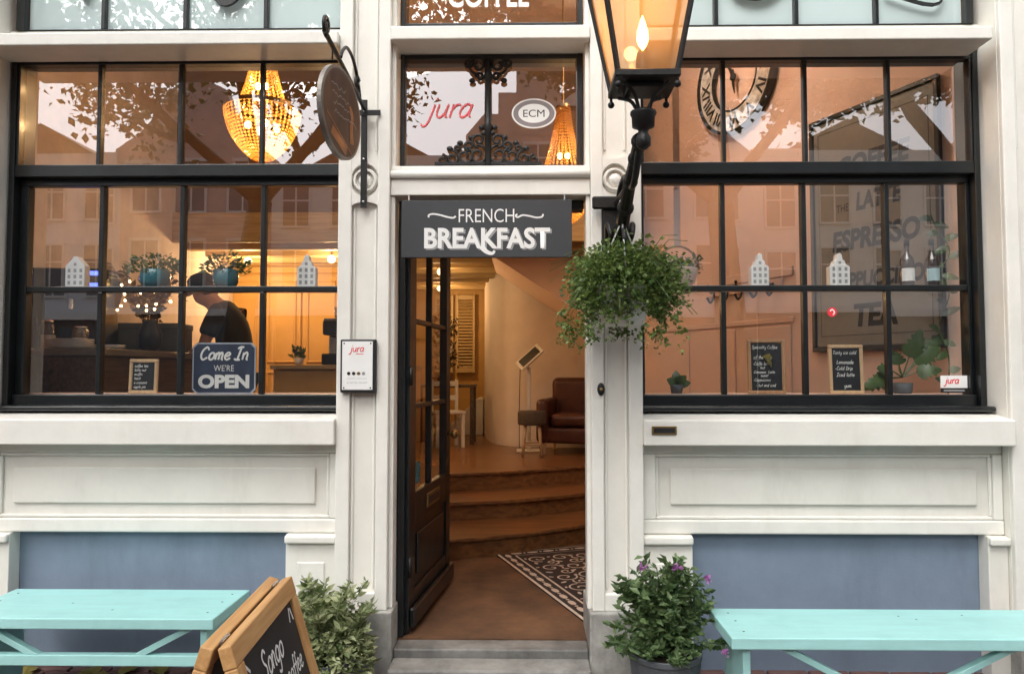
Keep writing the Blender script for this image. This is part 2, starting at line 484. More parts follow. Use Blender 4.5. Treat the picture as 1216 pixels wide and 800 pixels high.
g = MB().box(-60, 60, -60, 8, -.3, -.03).build('ground', M['paving']); tag(g, 'reddish brick pavement in front of the cafe', 'ground', kind='structure')
rd = MB().box(-60, 60, -17.0, -5.2, -.03, -.022).build('road', M['asphalt']); tag(rd, 'grey asphalt street along the pavement', 'road', kind='structure')
# laid bricks in the strip below the benches
bme = None
yy = -.62; row = 0
while yy < .05:
    xx = -2.75 + (.105 if row % 2 else 0)
    while xx < 2.85:
        if bme is None:
            o = MB().box(-.099, .099, -.034, .034, -.06, 0).build('brick', M['brick'], g, bevel=.004)
            bme = o.data
        else:
            o = bpy.data.objects.new('brick', bme); COL.objects.link(o); o.parent = g
            mm = o.modifiers.new('bevel', 'BEVEL'); mm.width = .004; mm.segments = 1
        o.location = (xx + .1, yy + .035, random.uniform(-.004, .002)); o.rotation_euler = (random.uniform(-.01,.01), random.uniform(-.008,.008), random.uniform(-.01,.01))
        xx += .21
    yy += .078; row += 1

# fallen leaves on the bricks
def fallen(x, y, s, rz, k):
    mb = MB()
    P = [(0,-.5),(.32,-.25),(.42,.1),(.2,.42),(0,.62),(-.24,.38),(-.4,.05),(-.28,-.3)]
    vs = [(0,0,.012)] + [(a*s, b*s, .004+.35*s*abs(a)*random.uniform(.5,1.2)) for a, b in P]
    mb.add(vs, [(0, i+1, (i+1) % 8 + 1) for i in range(8)])
    o = one('fallen_leaf', mb, M['leaf_dry'], 'curled yellow-green leaf fallen on the bricks below the turquoise bench', 'leaf', (x, y, .004), rz, 'fallen leaves under the bench')
random.seed(21)
for k in range(16):
    fallen(random.uniform(-2.68, -1.7), random.uniform(-.12, .02), random.uniform(.07, .12), random.uniform(0, 6.3), k)
for k in range(3):
    fallen(random.uniform(-1.25, -1.1), random.uniform(-.6, -.4), random.uniform(.07, .1), random.uniform(0, 6.3), k)

# ------------------------------------------------------------ the cafe building
B = thing('cafe_building', 'cream painted wooden cafe shopfront with black sash windows and open door', 'building')
def bx(name, m, *a, par=None, bevel=.004, seg=2):
    return MB().box(*a).build(name, m, par or B, bevel=bevel, seg=seg)

XL0, XL1 = -2.80, -.95       # left window bay
XD0, XD1 = -.685, .342       # door bay
XR0, XR1 = .60, 2.43         # right window bay

def pilaster(x0, x1, wall_side, rosette=True):
    """panelled pilaster; wall_side = side on which the door stands (+1 right, -1 left, 0 none)"""
    p = MB().box(x0, x1, -.055, .30, .335, 4.75).build('pilaster', M['cream'], B, bevel=.004)
    w = x1 - x0
    a0, a1 = x0 + .07, x1 - .07
    if wall_side > 0: a1 = x1 - .062
    if wall_side < 0: a0 = x0 + .062
    f = -.085
    def strip(*a): MB().box(*a).build('stile', M['cream2'], p, bevel=.006, seg=2)
    strip(x0, a0, f, -.055, .336, 4.75); strip(a1, x1, f, -.055, .336, 4.75)
    strip(a0, a1, f+.003, -.055, .336, .42)
    cxp = (a0+a1)/2; r = (a1-a0)/2
    if rosette:
        zc = 2.505
        # scalloped blocks above and below the round boss
        for sg in (-1, 1):
            pts = []
            for k in range(13):
                an = pi*k/12
                pts.append((cxp - (r+.006)*cos(an)*1.0, zc + sg*((r+.02)*sin(an))))
            z_out = zc + sg*(r+.075)
            mb = MB(); vs = []; fs = []
            for k in range(13):
                x, z = pts[k]; zo = z_out - sg*.03*sin(pi*k/12)
                vs += [(x, f+.004, z), (x, f+.004, zo), (x, -.05, z), (x, -.05, zo)]
            for k in range(12):
                q = 4*k
                fs += [(q, q+4, q+5, q+1), (q+2, q+3, q+7, q+6), (q, q+2, q+6, q+4), (q+1, q+5, q+7, q+3)]
            mb.add(vs, fs); mb.build('carved_block', M['cream2'], p)
        mb = MB(); mb.M = Matrix.Translation((cxp, -.055, zc)) @ Matrix.Rotation(R(90), 4, 'X')
        mb.lathe([(r*.98,0),(r*.98,.014),(r*.86,.03),(r*.74,.03),(r*.66,.012),(r*.56,.010),(r*.46,.024),(r*.2,.030),(.001,.031)], seg=32)
        mb.build('rosette', M['cream2'], p, smooth=False)
    # fine beads beside the panel
    for x in (a0+.012, a1-.012):
        MB().box(x-.006, x+.006, -.066, -.054, .44, 2.36).build('bead', M['cream2'], p, bevel=.004)
        MB().box(x-.006, x+.006, -.066, -.054, 2.66, 4.7).build('bead', M['cream2'], p, bevel=.004)
    return p
pilaster(XL1, XD0, 1)
pilaster(XD1, XR0, -1)
pilaster(XR1, 2.85, 0, False)
pilaster(-3.2, XL0, 0, False)
# architraves of the door
for x0, x1 in ((XD0, XD0+.022), (XD1-.022, XD1)):
    bx('door_architrave', M['cream2'], x0, x1, -.045, .06, .336, 2.43)
    bx('door_architrave', M['cream2'], x0, x1, -.04, .06, 2.58, 4.7)
# stone bases
for x0, x1 in ((-.955, -.655), (.325, .605), (2.425, 2.86), (-3.21, -2.795)):
    bx('stone_base', M['stone'], x0, x1, -.115, .30, -.1, .336, bevel=.008)
bx('doorstep', M['stone_d'], -.653, .323, -.075, .06, -.1, .145, bevel=.008)
bx('doorstep', M['stone_m'], -.653, .323, -.24, -.077, -.1, .105, bevel=.010)

for i, (x0, x1) in enumerate(((XL0, XL1), (XR0, XR1))):
    # lintel above the window, upper bay
    bx('lintel', M['cream2'], x0-.001, x1+(0 if i == 0 else -.06), -.125, .09, 3.203, 3.268, bevel=.006)
    bx('lintel', M['cream'], x0+.001, x1-.001, .086, .30, 3.25, 3.375)
    # sloping sill
    s = MB().add([(x0,-.12,1.285),(x1,-.12,1.285),(x1,.10,1.314),(x0,.10,1.314),(x0,-.12,1.158),(x1,-.12,1.158),(x1,.10,1.158),(x0,.10,1.158)],
                 [(0,1,2,3),(7,6,5,4),(4,5,1,0),(5,6,2,1),(6,7,3,2),(7,4,0,3)])
    s.build('window_sill', M['cream2'], B, bevel=.006, seg=2)
    bx('wall_panel', M['cream'], x0+.001, x1-.001, .02, .30, .70, 1.157)
    # moulded panel: rails and stiles, then a raised field
    zt, zb = 1.157, .70
    rail = lambda *a: bx('panel_rail', M['cream2'], *a, bevel=.009, seg=3)
    fx0, fx1 = x0+.075, x1-.05
    if i == 0: fx1 = x1-.05
    rail(x0+.002, x1-.002, -.010, .02, 1.108, zt-.001)
    rail(x0+.002, x1-.002, -.012, .02, zb+.001, .772)
    rail(x0+.002, fx0, -.008, .02, .773, 1.107)
    rail(fx1, x1-.002, -.008, .02, .773, 1.107)
    bx('panel_field', M['cream'], fx0+.075, fx1-.075, .004, .02, .845, 1.03, bevel=.012, seg=3)
    for a in ((fx0+.0005, fx1-.0005, 1.090, 1.1065), (fx0+.0005, fx1-.0005, .7735, .790), (fx0+.0005, fx0+.017, .7905, 1.0895), (fx1-.017, fx1-.0005, .7905, 1.0895)):
        bx('panel_bead', M['cream2'], a[0], a[1], .002, .0195, a[2], a[3], bevel=.007, seg=3)
    # blue plinth with little pilasters
    bx('plinth_wall', M['blue'], x0+.002, x1-.002, .055, .30, -.1, .699, bevel=0)
    if i == 0: pl = ((x0+.002, -2.635), (-1.212, x1-.002))
    else: pl = ((x0+.002, .852), (2.33, x1-.002))
    for a, b in pl:
        p = bx('plinth_pilaster', M['cream'], a, b, -.032, .054, -.1, .699)
        a2, b2 = a-.0, b+.0
        cap = MB().box(a2-.001, b2+.001, -.062, -.03, .655, .698).build('cap', M['cream2'], p, bevel=.012, seg=3)
        if b-a > .15:
            MB().box(a+.06, b-.06, -.040, -.03, .12, .56).build('field', M['cream2'], p, bevel=.004)
# threshold bars of the door bay
bx('transom_bar', M['cream2'], XD0+.001, XD1-.001, -.06, .15, 2.431, 2.515, bevel=.005)
rl = MB(); rl.tube([(XD0+.002, -.062, 2.538), (XD1-.002, -.062, 2.538)], .021, 14); rl.build('roll_moulding', M['cream2'], B, smooth=True)
bx('transom_bar', M['cream2'], XD0+.001, XD1-.001, -.055, .15, 2.516, 2.585)
bx('transom_bar', M['cream2'], XD0+.001, XD1-.001, -.10, .16, 3.232, 3.302, bevel=.006)
bx('transom_bar', M['cream'], XD0+.001, XD1-.001, .06, .16, 3.303, 3.37)
# upper storey, out of the picture
bx('upper_wall', M['cream'], -3.2, 2.85, -.03, .30, 4.751, 6.2)
bx('cornice', M['cream2'], -3.25, 2.9, -.22, .30, 6.201, 6.4, bevel=.02)

# ---- sash windows
def pane(par, x0, x1, z0, z1, y, m='glass', jit=.0035):
    cx, cz = (x0+x1)/2, (z0+z1)/2; w, h = (x1-x0)/2, (z1-z0)/2
    o = MB().add([(-w,0,-h),(w,0,-h),(w,0,h),(-w,0,h)], [(0,1,2,3)]).build('pane', M[m], par)
    o.location = (cx, y, cz)
    o.rotation_euler = (random.uniform(-jit, jit), 0, random.uniform(-jit, jit))
    return o
def bar(par, name, *a, bevel=.004):
    return MB().box(*a).build(name, M['black'], par, bevel=bevel, seg=2)
def sash_window(x0, x1, muns, px0, px1, lx0, lx1, jag):
    """double hung window. px0/px1 glass edges of the upper sash, lx0/lx1 those of the lower one"""
    # outer frame
    fr = MB()
    fr.box(x0, x0+.03, .095, .27, 1.316, 3.249); fr.box(x1-.03, x1, .095, .27, 1.316, 3.249)
    fr.box(x0+.03, x1-.03, .095, .27, 3.222, 3.249)
    w = fr.build('window', M['black'], B, bevel=.004)
    # upper sash
    bar(w, 'sash_rail', x0+.0305, x1-.0305, .10, .15, 2.578, 2.644)
    bar(w, 'sash_rail', x0+.0305, x1-.0305, .102, .15, 3.196, 3.2215)
    bar(w, 'sash_stile', x0+.0305, px0, .103, .15, 2.6445, 3.1955); bar(w, 'sash_stile', px1, x1-.0305, .103, .15, 2.6445, 3.1955)
    for m in muns: bar(w, 'muntin', m-.011, m+.011, .108, .145, 2.6445, 3.1955)
    e = [px0] + list(muns) + [px1]
    for k in range(4): pane(w, e[k]+.003, e[k+1]-.003, 2.64, 3.2, .13)
    # lower sash, one track further in
    bar(w, 'sash_rail', x0+.0305, x1-.0305, .155, .205, 2.54, 2.60)
    bar(w, 'sash_rail', x0+.0305, x1-.0305, .130, .205, 1.335, 1.403, bevel=.006)
    bar(w, 'sash_stile', x0+.0305, lx0, .152, .205, 1.4035, 2.5395); bar(w, 'sash_stile', lx1, x1-.0305, .152, .205, 1.4035, 2.5395)
    for m in muns:
        bar(w, 'muntin', m-.013, m+.013, .157, .20, 1.4035, 1.957); bar(w, 'muntin', m-.013, m+.013, .157, .20, 1.989, 2.5395)
    bar(w, 'muntin', lx0+.001, lx1-.001, .155, .20, 1.9575, 1.9885)
    e = [lx0] + list(muns) + [lx1]
    for k in range(4):
        pane(w, e[k]+.003, e[k+1]-.003, 1.40, 1.96, .182); pane(w, e[k]+.003, e[k+1]-.003, 1.986, 2.543, .182)
    # timber sill
    bar(w, 'timber_sill', x0-.0, x1+jag, .02, .1295, 1.318, 1.347, bevel=.010)
    # inner display shelf behind the glazing bar
    MB().box(lx0-.02, lx1+.02, .207, .36, 1.972, 1.990).build('display_shelf', M['black'], w, bevel=.002)
    MB().box(x0, x1, .207, .50, 1.375, 1.402).build('window_board', M['salmon_l'], w, bevel=.003)
    return w
random.seed(3)
sash_window(-2.79, -.953, (-2.310, -1.866, -1.421), -2.745, -.992, -2.712, -.992, 0)
sash_window(.603, 2.426, (1.076, 1.512, 1.956), .645, 2.383, .650, 2.375, .0)

# frosted lights above
M['frost'] = None
def frostmat():
    m, t, N, L, b = nt('frosted_film_glass')
    b.inputs['Base Color'].default_value = (.50,.60,.60,1)
    b.inputs['Roughness'].default_value = .5
    b.inputs['Specular IOR Level'].default_value = .2
    gl = N.new('ShaderNodeBsdfGlossy'); gl.inputs['Roughness'].default_value = .01
    mx = N.new('ShaderNodeMixShader'); mx.inputs[0].default_value = .14
    L.new(b.outputs[0], mx.inputs[1]); L.new(gl.outputs[0], mx.inputs[2]); L.new(mx.outputs[0], N['Material Output'].inputs['Surface'])
    return m
M['frost'] = frostmat()
def top_window(x0, x1, muns, fx0, fx1, m):
    fr = MB(); fr.box(x0, fx0, .075, .2, 3.376, 4.7); fr.box(fx1, x1, .075, .2, 3.376, 4.7); fr.box(fx0, fx1, .075, .2, 4.62, 4.7)
    fr.box(fx0, fx1, .080, .2, 3.376, 3.402 if m == 'glass' else 3.382)
    w = fr.build('window', M['black'], B, bevel=.003)
    for q in muns: bar(w, 'muntin', q-.012, q+.012, .084, .14, 3.3825, 4.619)
    e = [fx0] + list(muns) + [fx1]
    for k in range(len(e)-1): pane(w, e[k]+.003, e[k+1]-.003, 3.379, 4.625, .112, m)
    return w
top_window(-2.76, -.955, (-2.287, -1.838, -1.398), -2.71, -.99, 'frost')
top_window(.605, 2.40, (1.035, 1.464, 1.892), .64, 2.358, 'frost')
tw = top_window(XD0+.023, XD1-.023, (), -.637, .292, 'glass')
# transom window with one pane
fr = MB(); fr.box(XD0+.023, -.637, .08, .2, 2.586, 3.231); fr.box(.288, XD1-.023, .08, .2, 2.586, 3.231)
fr.box(-.637, .288, .083, .2, 2.586, 2.628); fr.box(-.637, .288, .083, .2, 3.203, 3.231)
w = fr.build('window', M['black'], B, bevel=.004)
pane(w, -.64, .29, 2.626, 3.205, .115)

# ---- open door
dfm = MB(); dfm.box(-.6625, -.625, .065, .15, .146, 2.43); dfm.box(-.625, .319, .065, .15, 2.38, 2.43)
dfm.build('door_frame', M['black'], B, bevel=.004)
leaf = MB()
DW = .98; T = .024
def dbox(mb, x0, x1, z0, z1, t0=-T, t1=T): mb.box(x0, x1, t0, t1, z0, z1)
Z0 = .155
dbox(leaf, 0, .13, Z0, 2.375); dbox(leaf, DW-.11, DW, Z0, 2.375)
dbox(leaf, .13, DW-.11, Z0, Z0+.20, -T+.001, T-.001); dbox(leaf, .13, DW-.11, .70, .87, -T+.001, T-.001); dbox(leaf, .13, DW-.11, 2.28, 2.375, -T+.001, T-.001)
dbox(leaf, .13, DW-.11, Z0+.20, .70, -.010, .010)
door = leaf.build('door', M['black'], B, bevel=.004)
door.location = (-.628, .10, 0); door.rotation_euler = (0, 0, R(83))
dl = lambda name, m, *a, **k: MB().box(*a).build(name, M[m], door, bevel=k.get('bevel', .003))
dl('door_panel', 'black', .19, DW-.17, -.022, -.0105, Z0+.26, .64, bevel=.008)
dl('weather_board', 'black', .01, DW-.01, -.055, -.0245, Z0+.03, Z0+.13, bevel=.008)
mx_ = (.13+DW-.11)/2
dl('muntin', 'black', mx_-.013, mx_+.013, -.018, .018, .8705, 2.2795)
for z in (1.335, 1.805):
    dl('muntin', 'black', .1305, mx_-.0135, -.018, .018, z-.013, z+.013); dl('muntin', 'black', mx_+.0135, DW-.1105, -.018, .018, z-.013, z+.013)
zs = (.87, 1.335, 1.805, 2.28)
for r in range(3):
    for a, b in ((.13, mx_), (mx_, DW-.11)):
        pane(door, a+.005, b-.005, zs[r]+.005, zs[r+1]-.005, 0, 'glass_d', .002)
dl('letter_plate', 'brass', .36, .66, -.034, -.0245, .745, .825, bevel=.003)
o = dl('letter_flap', 'dark', .385, .635, -.038, -.0345, .763, .807, bevel=.002)
for z in (1.5, 2.18, .5):
    hb = MB(); hb.tube([(0,-.03,z-.05),(0,-.03,z+.05)], .011, 10); hb.build('hinge', M['iron'], door, smooth=True)
hb = MB(); hb.ball((DW-.055, -.065, 1.12), .03, 14, 8, (1,.8,1)); hb.tube([(DW-.055,-.024,1.12),(DW-.055,-.06,1.12)], .010, 10); hb.build('door_knob', M['brass'], door, smooth=True)
dl('sticker', 'teal', .15, .30, -.0030, -.0012, .90, 1.02, bevel=0)

# ------------------------------------------------------------ things on the front
# hanging name board in the doorway
t = thing('hanging_sign', 'dark grey board reading FRENCH BREAKFAST hung across the doorway top', 'sign', (-.19, -.055, 2.108))
MB().box(-.4375, .4375, -.011, .011, 0, .296).build('board', M['slate'], t, bevel=.002)
text('BREAKFAST', M['grey_print'], t, (.012, -.0116, .092), .645, .108, .035)
text('BREAKFAST', M['white'], t, (.003, -.0126, .099), .645, .108, .03)
sw = MB(); sw.ribbon(smooth_path([(-.028,.060),(-.012,.04),(.006,.026),(.03,.02),(.042,.034)], 5), [.03-.0009*i for i in range(21)], -.0124)
sw.build('swash', M['white'], t)
text('FRENCH', M['white'], t, (0, -.0122, .215), .285, .070, -.004)
for sg in (-1, 1):
    sw = MB()
    base = [(.158,.222),(.150,.214),(.16,.206),(.185,.216),(.22,.212),(.255,.204),(.284,.208),(.290,.222)] if sg > 0 else [(-.158,.213),(-.17,.204),(-.2,.208),(-.24,.219),(-.275,.224),(-.296,.218),(-.296,.206)]
    sw.ribbon(smooth_path(base, 5), .009, -.0122); sw.build('swash', M['white'], t)
for x in (-.40, .40):
    ch = MB(); ch.tube([(x, 0, .296), (x, 0, .33)], .004, 6); ch.build('hook', M['steel'], t)

# plaque on the pilaster
t = thing('wall_plaque', 'white plaque in black frame with red script on cream pilaster', 'plaque', (-.832, -.0855, 1.42))
MB().box(-.090, .090, -.030, 0, 0, .267).build('frame', M['dark'], t, bevel=.004)
MB().box(-.080, .074, -.0345, -.0302, .014, .257).build('face', M['white'], t, bevel=.001)
for x in (-.070, .064):
    for z in (.024, .247):
        q = MB(); q.M = Matrix.Translation((x, -.0345, z)) @ Matrix.Rotation(R(90), 4, 'X'); q.lathe([(.004,0),(.004,.002),(.001,.003)], seg=10); q.build('screw', M['dark'], t)
handwriting([('jura', -.040, .205, .034)], M['redink'], t, -.0352, w=.0042)
mb = MB(); mb.box(-.010, .028, -.0352, -.0347, .192, .195); mb.build('underline', M['redink'], t)
for k, c in enumerate(('dark', 'dark', 'brass', 'grey_print')):
    q = MB(); q.M = Matrix.Translation((-.046+.025*k, -.0346, .096)) @ Matrix.Rotation(R(90), 4, 'X'); q.lathe([(.0085,0),(.0085,.001),(.004,.0012)], seg=14); q.build('round_mark', M[c], t)
text('KOFFIE VAN JURA', M['grey_print'], t, (-.003, -.0352, .070), .10, .006)
text('proef het verschil', M['grey_print'], t, (-.003, -.0352, .050), .10, .009)

# door bell and brass plate
t = thing('door_bell', 'small black oval door bell on cream pilaster', 'bell', (.389, -.0856, 1.437))
q = MB(); q.M = Matrix.Rotation(R(90), 4, 'X') @ Matrix.Scale(1.7, 4, (0,1,0)); q.lathe([(.019,0),(.019,.008),(.013,.014),(.001,.015)], seg=20); q.build('plate', M['iron'], t)
q = MB(); q.M = Matrix.Rotation(R(90), 4, 'X'); q.lathe([(.008,.014),(.008,.022),(.001,.024)], seg=14); q.build('button', M['brass'], t)
t = thing('name_plate', 'small bronze plate screwed to the white sill beside the door bell pilaster', 'plate', (.697, -.1215, 1.234))
MB().box(-.062, .062, -.008, 0, -.021, .021).build('plate', M['brass'], t, bevel=.002)
MB().box(-.052, .052, -.0095, -.0082, -.012, .012).build('inset', M['dark'], t)

# ---- round hanging sign on its iron bracket
t = thing('bracket_sign', 'round brown hanging sign on a scrolled black iron bracket', 'sign', (-.818, -.0856, 2.36))
MB().box(-.016, .016, -.008, 0, 0, .56).build('back_bar', M['iron'], t, bevel=.002)
MB().box(-.055, .085, -.012, -.0085, .475, .505).build('cross_bar', M['iron'], t, bevel=.002)
for z in (.03, .25, .50):
    q = MB(); q.M = Matrix.Translation((0, -.008, z)) @ Matrix.Rotation(R(90), 4, 'X'); q.lathe([(.007,0),(.006,.004),(.001,.005)], seg=10); q.build('bolt', M['steel'], t)
q = MB(); q.tube([(0,-.01,.515),(0,-.77,.565)], .011, 8); q.build('arm', M['iron'], t)
def scroll(cy, cz, r0, turns, a0, sg, rad=.007):
    pts = []
    for k in range(int(26*turns)+1):
        u = k/(26*turns)
        an = a0 + sg*2*pi*turns*u
        rr = r0*(1-.8*u)
        pts.append((0, cy+rr*cos(an), cz+rr*sin(an)))
    return pts
q = MB(); q.tube(smooth_path([(0,-.10,.52),(0,-.16,.60),(0,-.26,.66),(0,-.38,.665),(0,-.46,.62),(0,-.50,.57)], 6), .008, 8); q.build('scroll', M['iron'], t, smooth=True)
q = MB(); q.tube(scroll(-.16, .565, .055, 1.3, pi*.3, 1), .008, 8); q.build('scroll', M['iron'], t, smooth=True)
q = MB(); q.tube(scroll(-.74, .60, .045, 1.4, -pi*.5, -1), .009, 8); q.build('scroll', M['iron'], t, smooth=True)
for y in (-.36, -.64):
    q = MB(); q.tube([(0,y,.545),(0,y,.50)], .004, 6); q.build('link', M['iron'], t)
# disc: slightly swung on its hooks
dm = Matrix.Translation((.0, -.50, .315)) @ Matrix.Rotation(R(-9), 4, 'Z') @ Matrix.Rotation(R(90), 4, 'Y') @ Matrix.Diagonal((.93, 1.02, 1, 1))
q = MB(); q.M = dm; q.lathe([(.205,-.013),(.218,-.010),(.218,.010),(.205,.013)], seg=48)
disc = q.build('disc_rim', mat('worn_steel_rim', (.22,.20,.18), .45, metal=.6, var=.3), t)
M['signbrown'] = mat('rusty_sign_face', (.075,.045,.033), .55, var=.45, scale=6, bump=.2, dirt=(.25,.11,.045), dirt_amt=.5)
M['signcopper'] = mat('copper_sign_paint', (.36,.15,.055), .5, var=.35, scale=9)
q = MB(); q.M = dm; q.lathe([(.203,.0132),(.19,.0145),(.001,.015)], seg=48, cap=False); q.build('face', M['signbrown'], t)
def on_disc(mb, pts, w, m, nm):
    mb = MB(); mb.M = dm @ Matrix(((0,0,-1,0),(1,0,0,0),(0,-1,0,.0162),(0,0,0,1)))
    mb.ribbon(pts, w, 0); return mb.build(nm, M[m], t)
on_disc(None, [(-.17,-.05),(.10,-.17)], .008, 'signcopper', 'rule')
on_disc(None, smooth_path([(.07,.06),(.10,.02),(.09,-.05),(.10,-.12)], 5), [.02+.0016*i for i in range(16)], 'signcopper', 'figure')
on_disc(None, [(-.12,-.115),(.04,-.175)], .05, 'signcopper', 'lower_band')
rz_ = random.Random(3)
for k in range(4):
    n_ = 11+2*k; x_ = -.13+.012*k
    on_disc(None, [(x_+.015*i, .105-.042*k+rz_.uniform(-.012,.012)) for i in range(n_)], .0045, 'grey_print', 'lettering')

# ---- wall lantern
t = thing('wall_lantern', 'large black four-sided street lantern, lit, on iron wall bracket', 'lantern', (.47, -.955, 2.44))
# t sits at the neck; wall is at local y = .87
MB().box(-.075, .055, .835, .868, -.42, -.085).build('wall_plate', M['iron'], t, bevel=.006)
MB().box(-.125, .055, .815, .8345, -.10, -.035).build('wall_block', M['iron'], t, bevel=.008)
q = MB(); q.tube([(0,.82,-.33),(0,.6,-.20),(0,.3,-.05),(0,.06,.02)], [.036,.032,.026,.028], 10); q.tube([(0,.82,-.07),(0,.45,-.09)], .018, 8)
q.build('bracket_arm', M['iron'], t)
for sg_, pts in ((1, [(0,.80,-.10),(0,.66,-.02),(0,.50,-.02),(0,.42,-.08),(0,.47,-.13),(0,.53,-.10)]), (1, [(0,.10,.0),(0,.22,-.10),(0,.34,-.11),(0,.38,-.04),(0,.32,-.01)]), (1, [(.05,.80,-.30),(.06,.72,-.20),(.05,.66,-.26),(.04,.72,-.30)]), (-1, [(-.05,.80,-.30),(-.06,.72,-.20),(-.05,.66,-.26),(-.04,.72,-.30)])):
    q = MB(); q.tube(smooth_path(pts, 6), [.016-.00025*i for i in range(6*(len(pts)-1)+1)], 8); q.build('scroll', M['iron'], t, smooth=True)
for yy_, zz_, rr_ in ((.70,-.262,.046),(.52,-.16,.040),(.36,-.08,.034),(.20,-.025,.034),(.09,.015,.036)):
    q = MB(); q.ball((0,yy_,zz_), rr_, 12, 7, (1,.7,1)); q.build('collar', M['iron'], t, smooth=True)
q = MB(); q.lathe([(.004,-.52),(.03,-.49),(.04,-.45),(.035,-.42)], c=(-.01,.85,0), seg=12); q.build('drop_finial', M['iron'], t, smooth=True)
q = MB(); q.tube(smooth_path([(0,.80,-.38),(0,.74,-.26),(0,.62,-.22),(0,.55,-.30),(0,.62,-.35),(0,.67,-.30)], 6), .012, 8); q.build('scroll', M['iron'], t, smooth=True)
q = MB(); q.lathe([(.012,-.045),(.028,-.03),(.030,0),(.018,.02),(.022,.035),(.044,.045),(.046,.085),(.052,.095),(.05,.105),(.030,.11)], seg=16); q.build('neck', M['iron'], t, smooth=True)
zb, hb_, ht_ = .20, .112, .215           # bottom of the cage, half widths
for sx in (-1, 1):
    for sy in (-1, 1):
        q = MB(); q.tube(smooth_path([(.02*sx,.02*sy,.10),(.026*sx,.026*sy,.13),(.045*sx,.045*sy,.165),(.085*sx,.085*sy,.19)], 4), .0075, 6); q.build('cage_stay', M['iron'], t, smooth=True)
        q = MB(); q.ball((hb_*1.0*sx, hb_*sy, zb-.028), .014, 10, 6); q.tube([(hb_*sx,hb_*sy,zb-.02),(hb_*sx,hb_*sy,zb+.01)], .006, 6); q.build('finial', M['iron'], t, smooth=True)
q = MB(); q.box(-hb_-.012, hb_+.012, -hb_-.012, hb_+.012, zb, zb+.028); q.box(-.07,.07,-.07,.07, zb-.02, zb); q.build('cage_base', M['iron'], t, bevel=.004)
zt = .80
M['lant_glass'] = None
def lantglass():
    m, tr_, N, L, b = nt('lantern_glass'); N.remove(b)
    a = N.new('ShaderNodeBsdfTransparent'); a.inputs[0].default_value = (.98,.90,.78,1)
    d = N.new('ShaderNodeBsdfTranslucent'); d.inputs[0].default_value = (.95,.64,.34,1)
    g2 = N.new('ShaderNodeBsdfGlossy'); g2.inputs['Roughness'].default_value = .05
    m1 = N.new('ShaderNodeMixShader'); m1.inputs[0].default_value = .34
    m2 = N.new('ShaderNodeMixShader'); m2.inputs[0].default_value = .07
    L.new(a.outputs[0], m1.inputs[1]); L.new(d.outputs[0], m1.inputs[2]); L.new(m1.outputs[0], m2.inputs[1]); L.new(g2.outputs[0], m2.inputs[2])
    L.new(m2.outputs[0], N['Material Output'].inputs['Surface'])
    return m
M['lant_glass'] = lantglass()
cb = [(-hb_,-hb_), (hb_,-hb_), (hb_,hb_), (-hb_,hb_)]; ct = [(-ht_,-ht_), (ht_,-ht_), (ht_,ht_), (-ht_,ht_)]
for k in range(4):
    q = MB(); a, b = cb[k], ct[k]; q.tube([(a[0],a[1],zb+.02),(b[0],b[1],zt)], .011, 4); q.build('cage_post', M['iron'], t)
    a2, b2 = cb[(k+1) % 4], ct[(k+1) % 4]
    i = .985
    q = MB(); q.add([(a[0]*i,a[1]*i,zb+.028),(a2[0]*i,a2[1]*i,zb+.028),(b2[0]*i,b2[1]*i,zt),(b[0]*i,b[1]*i,zt)], [(0,1,2,3)]); q.build('glass', M['lant_glass'], t)
    q = MB(); q.tube([(b[0],b[1],zt),(b2[0],b2[1],zt)], .013, 4); q.build('cage_rail', M['iron'], t)
q = MB(); n_ = 4
q.add([(-.25,-.25,zt+.012),(.25,-.25,zt+.012),(.25,.25,zt+.012),(-.25,.25,zt+.012),(-.07,-.07,zt+.20),(.07,-.07,zt+.20),(.07,.07,zt+.20),(-.07,.07,zt+.20)],
      [(3,2,1,0),(4,5,6,7),(0,1,5,4),(1,2,6,5),(2,3,7,6),(3,0,4,7)])
q.lathe([(.06,zt+.20),(.075,zt+.22),(.075,zt+.27),(.05,zt+.30),(.03,zt+.36),(.012,zt+.40),(.001,zt+.42)], seg=16); q.build('roof', M['iron'], t)
q = MB(); q.lathe([(.045,zb+.03),(.045,zb+.045),(.028,zb+.06),(.026,zb+.12),(.022,zb+.14)], seg=14); q.build('burner', M['dark'], t, smooth=True)
q = MB(); q.lathe([(.002,zb+.15),(.016,zb+.17),(.024,zb+.195),(.021,zb+.225),(.010,zb+.265),(.001,zb+.29)], seg=16); q.build('flame_bulb', emit('lantern_flame', (1.0,.48,.12), 11), t, smooth=True)
ld = bpy.data.lights.new('lantern_light', 'POINT'); ld.energy = 1.0; ld.color = (1.0,.48,.16); ld.shadow_soft_size = .03
lo = bpy.data.objects.new('lantern_light', ld); COL.objects.link(lo); lo.parent = t; lo.location = (0, 0, zb+.33)

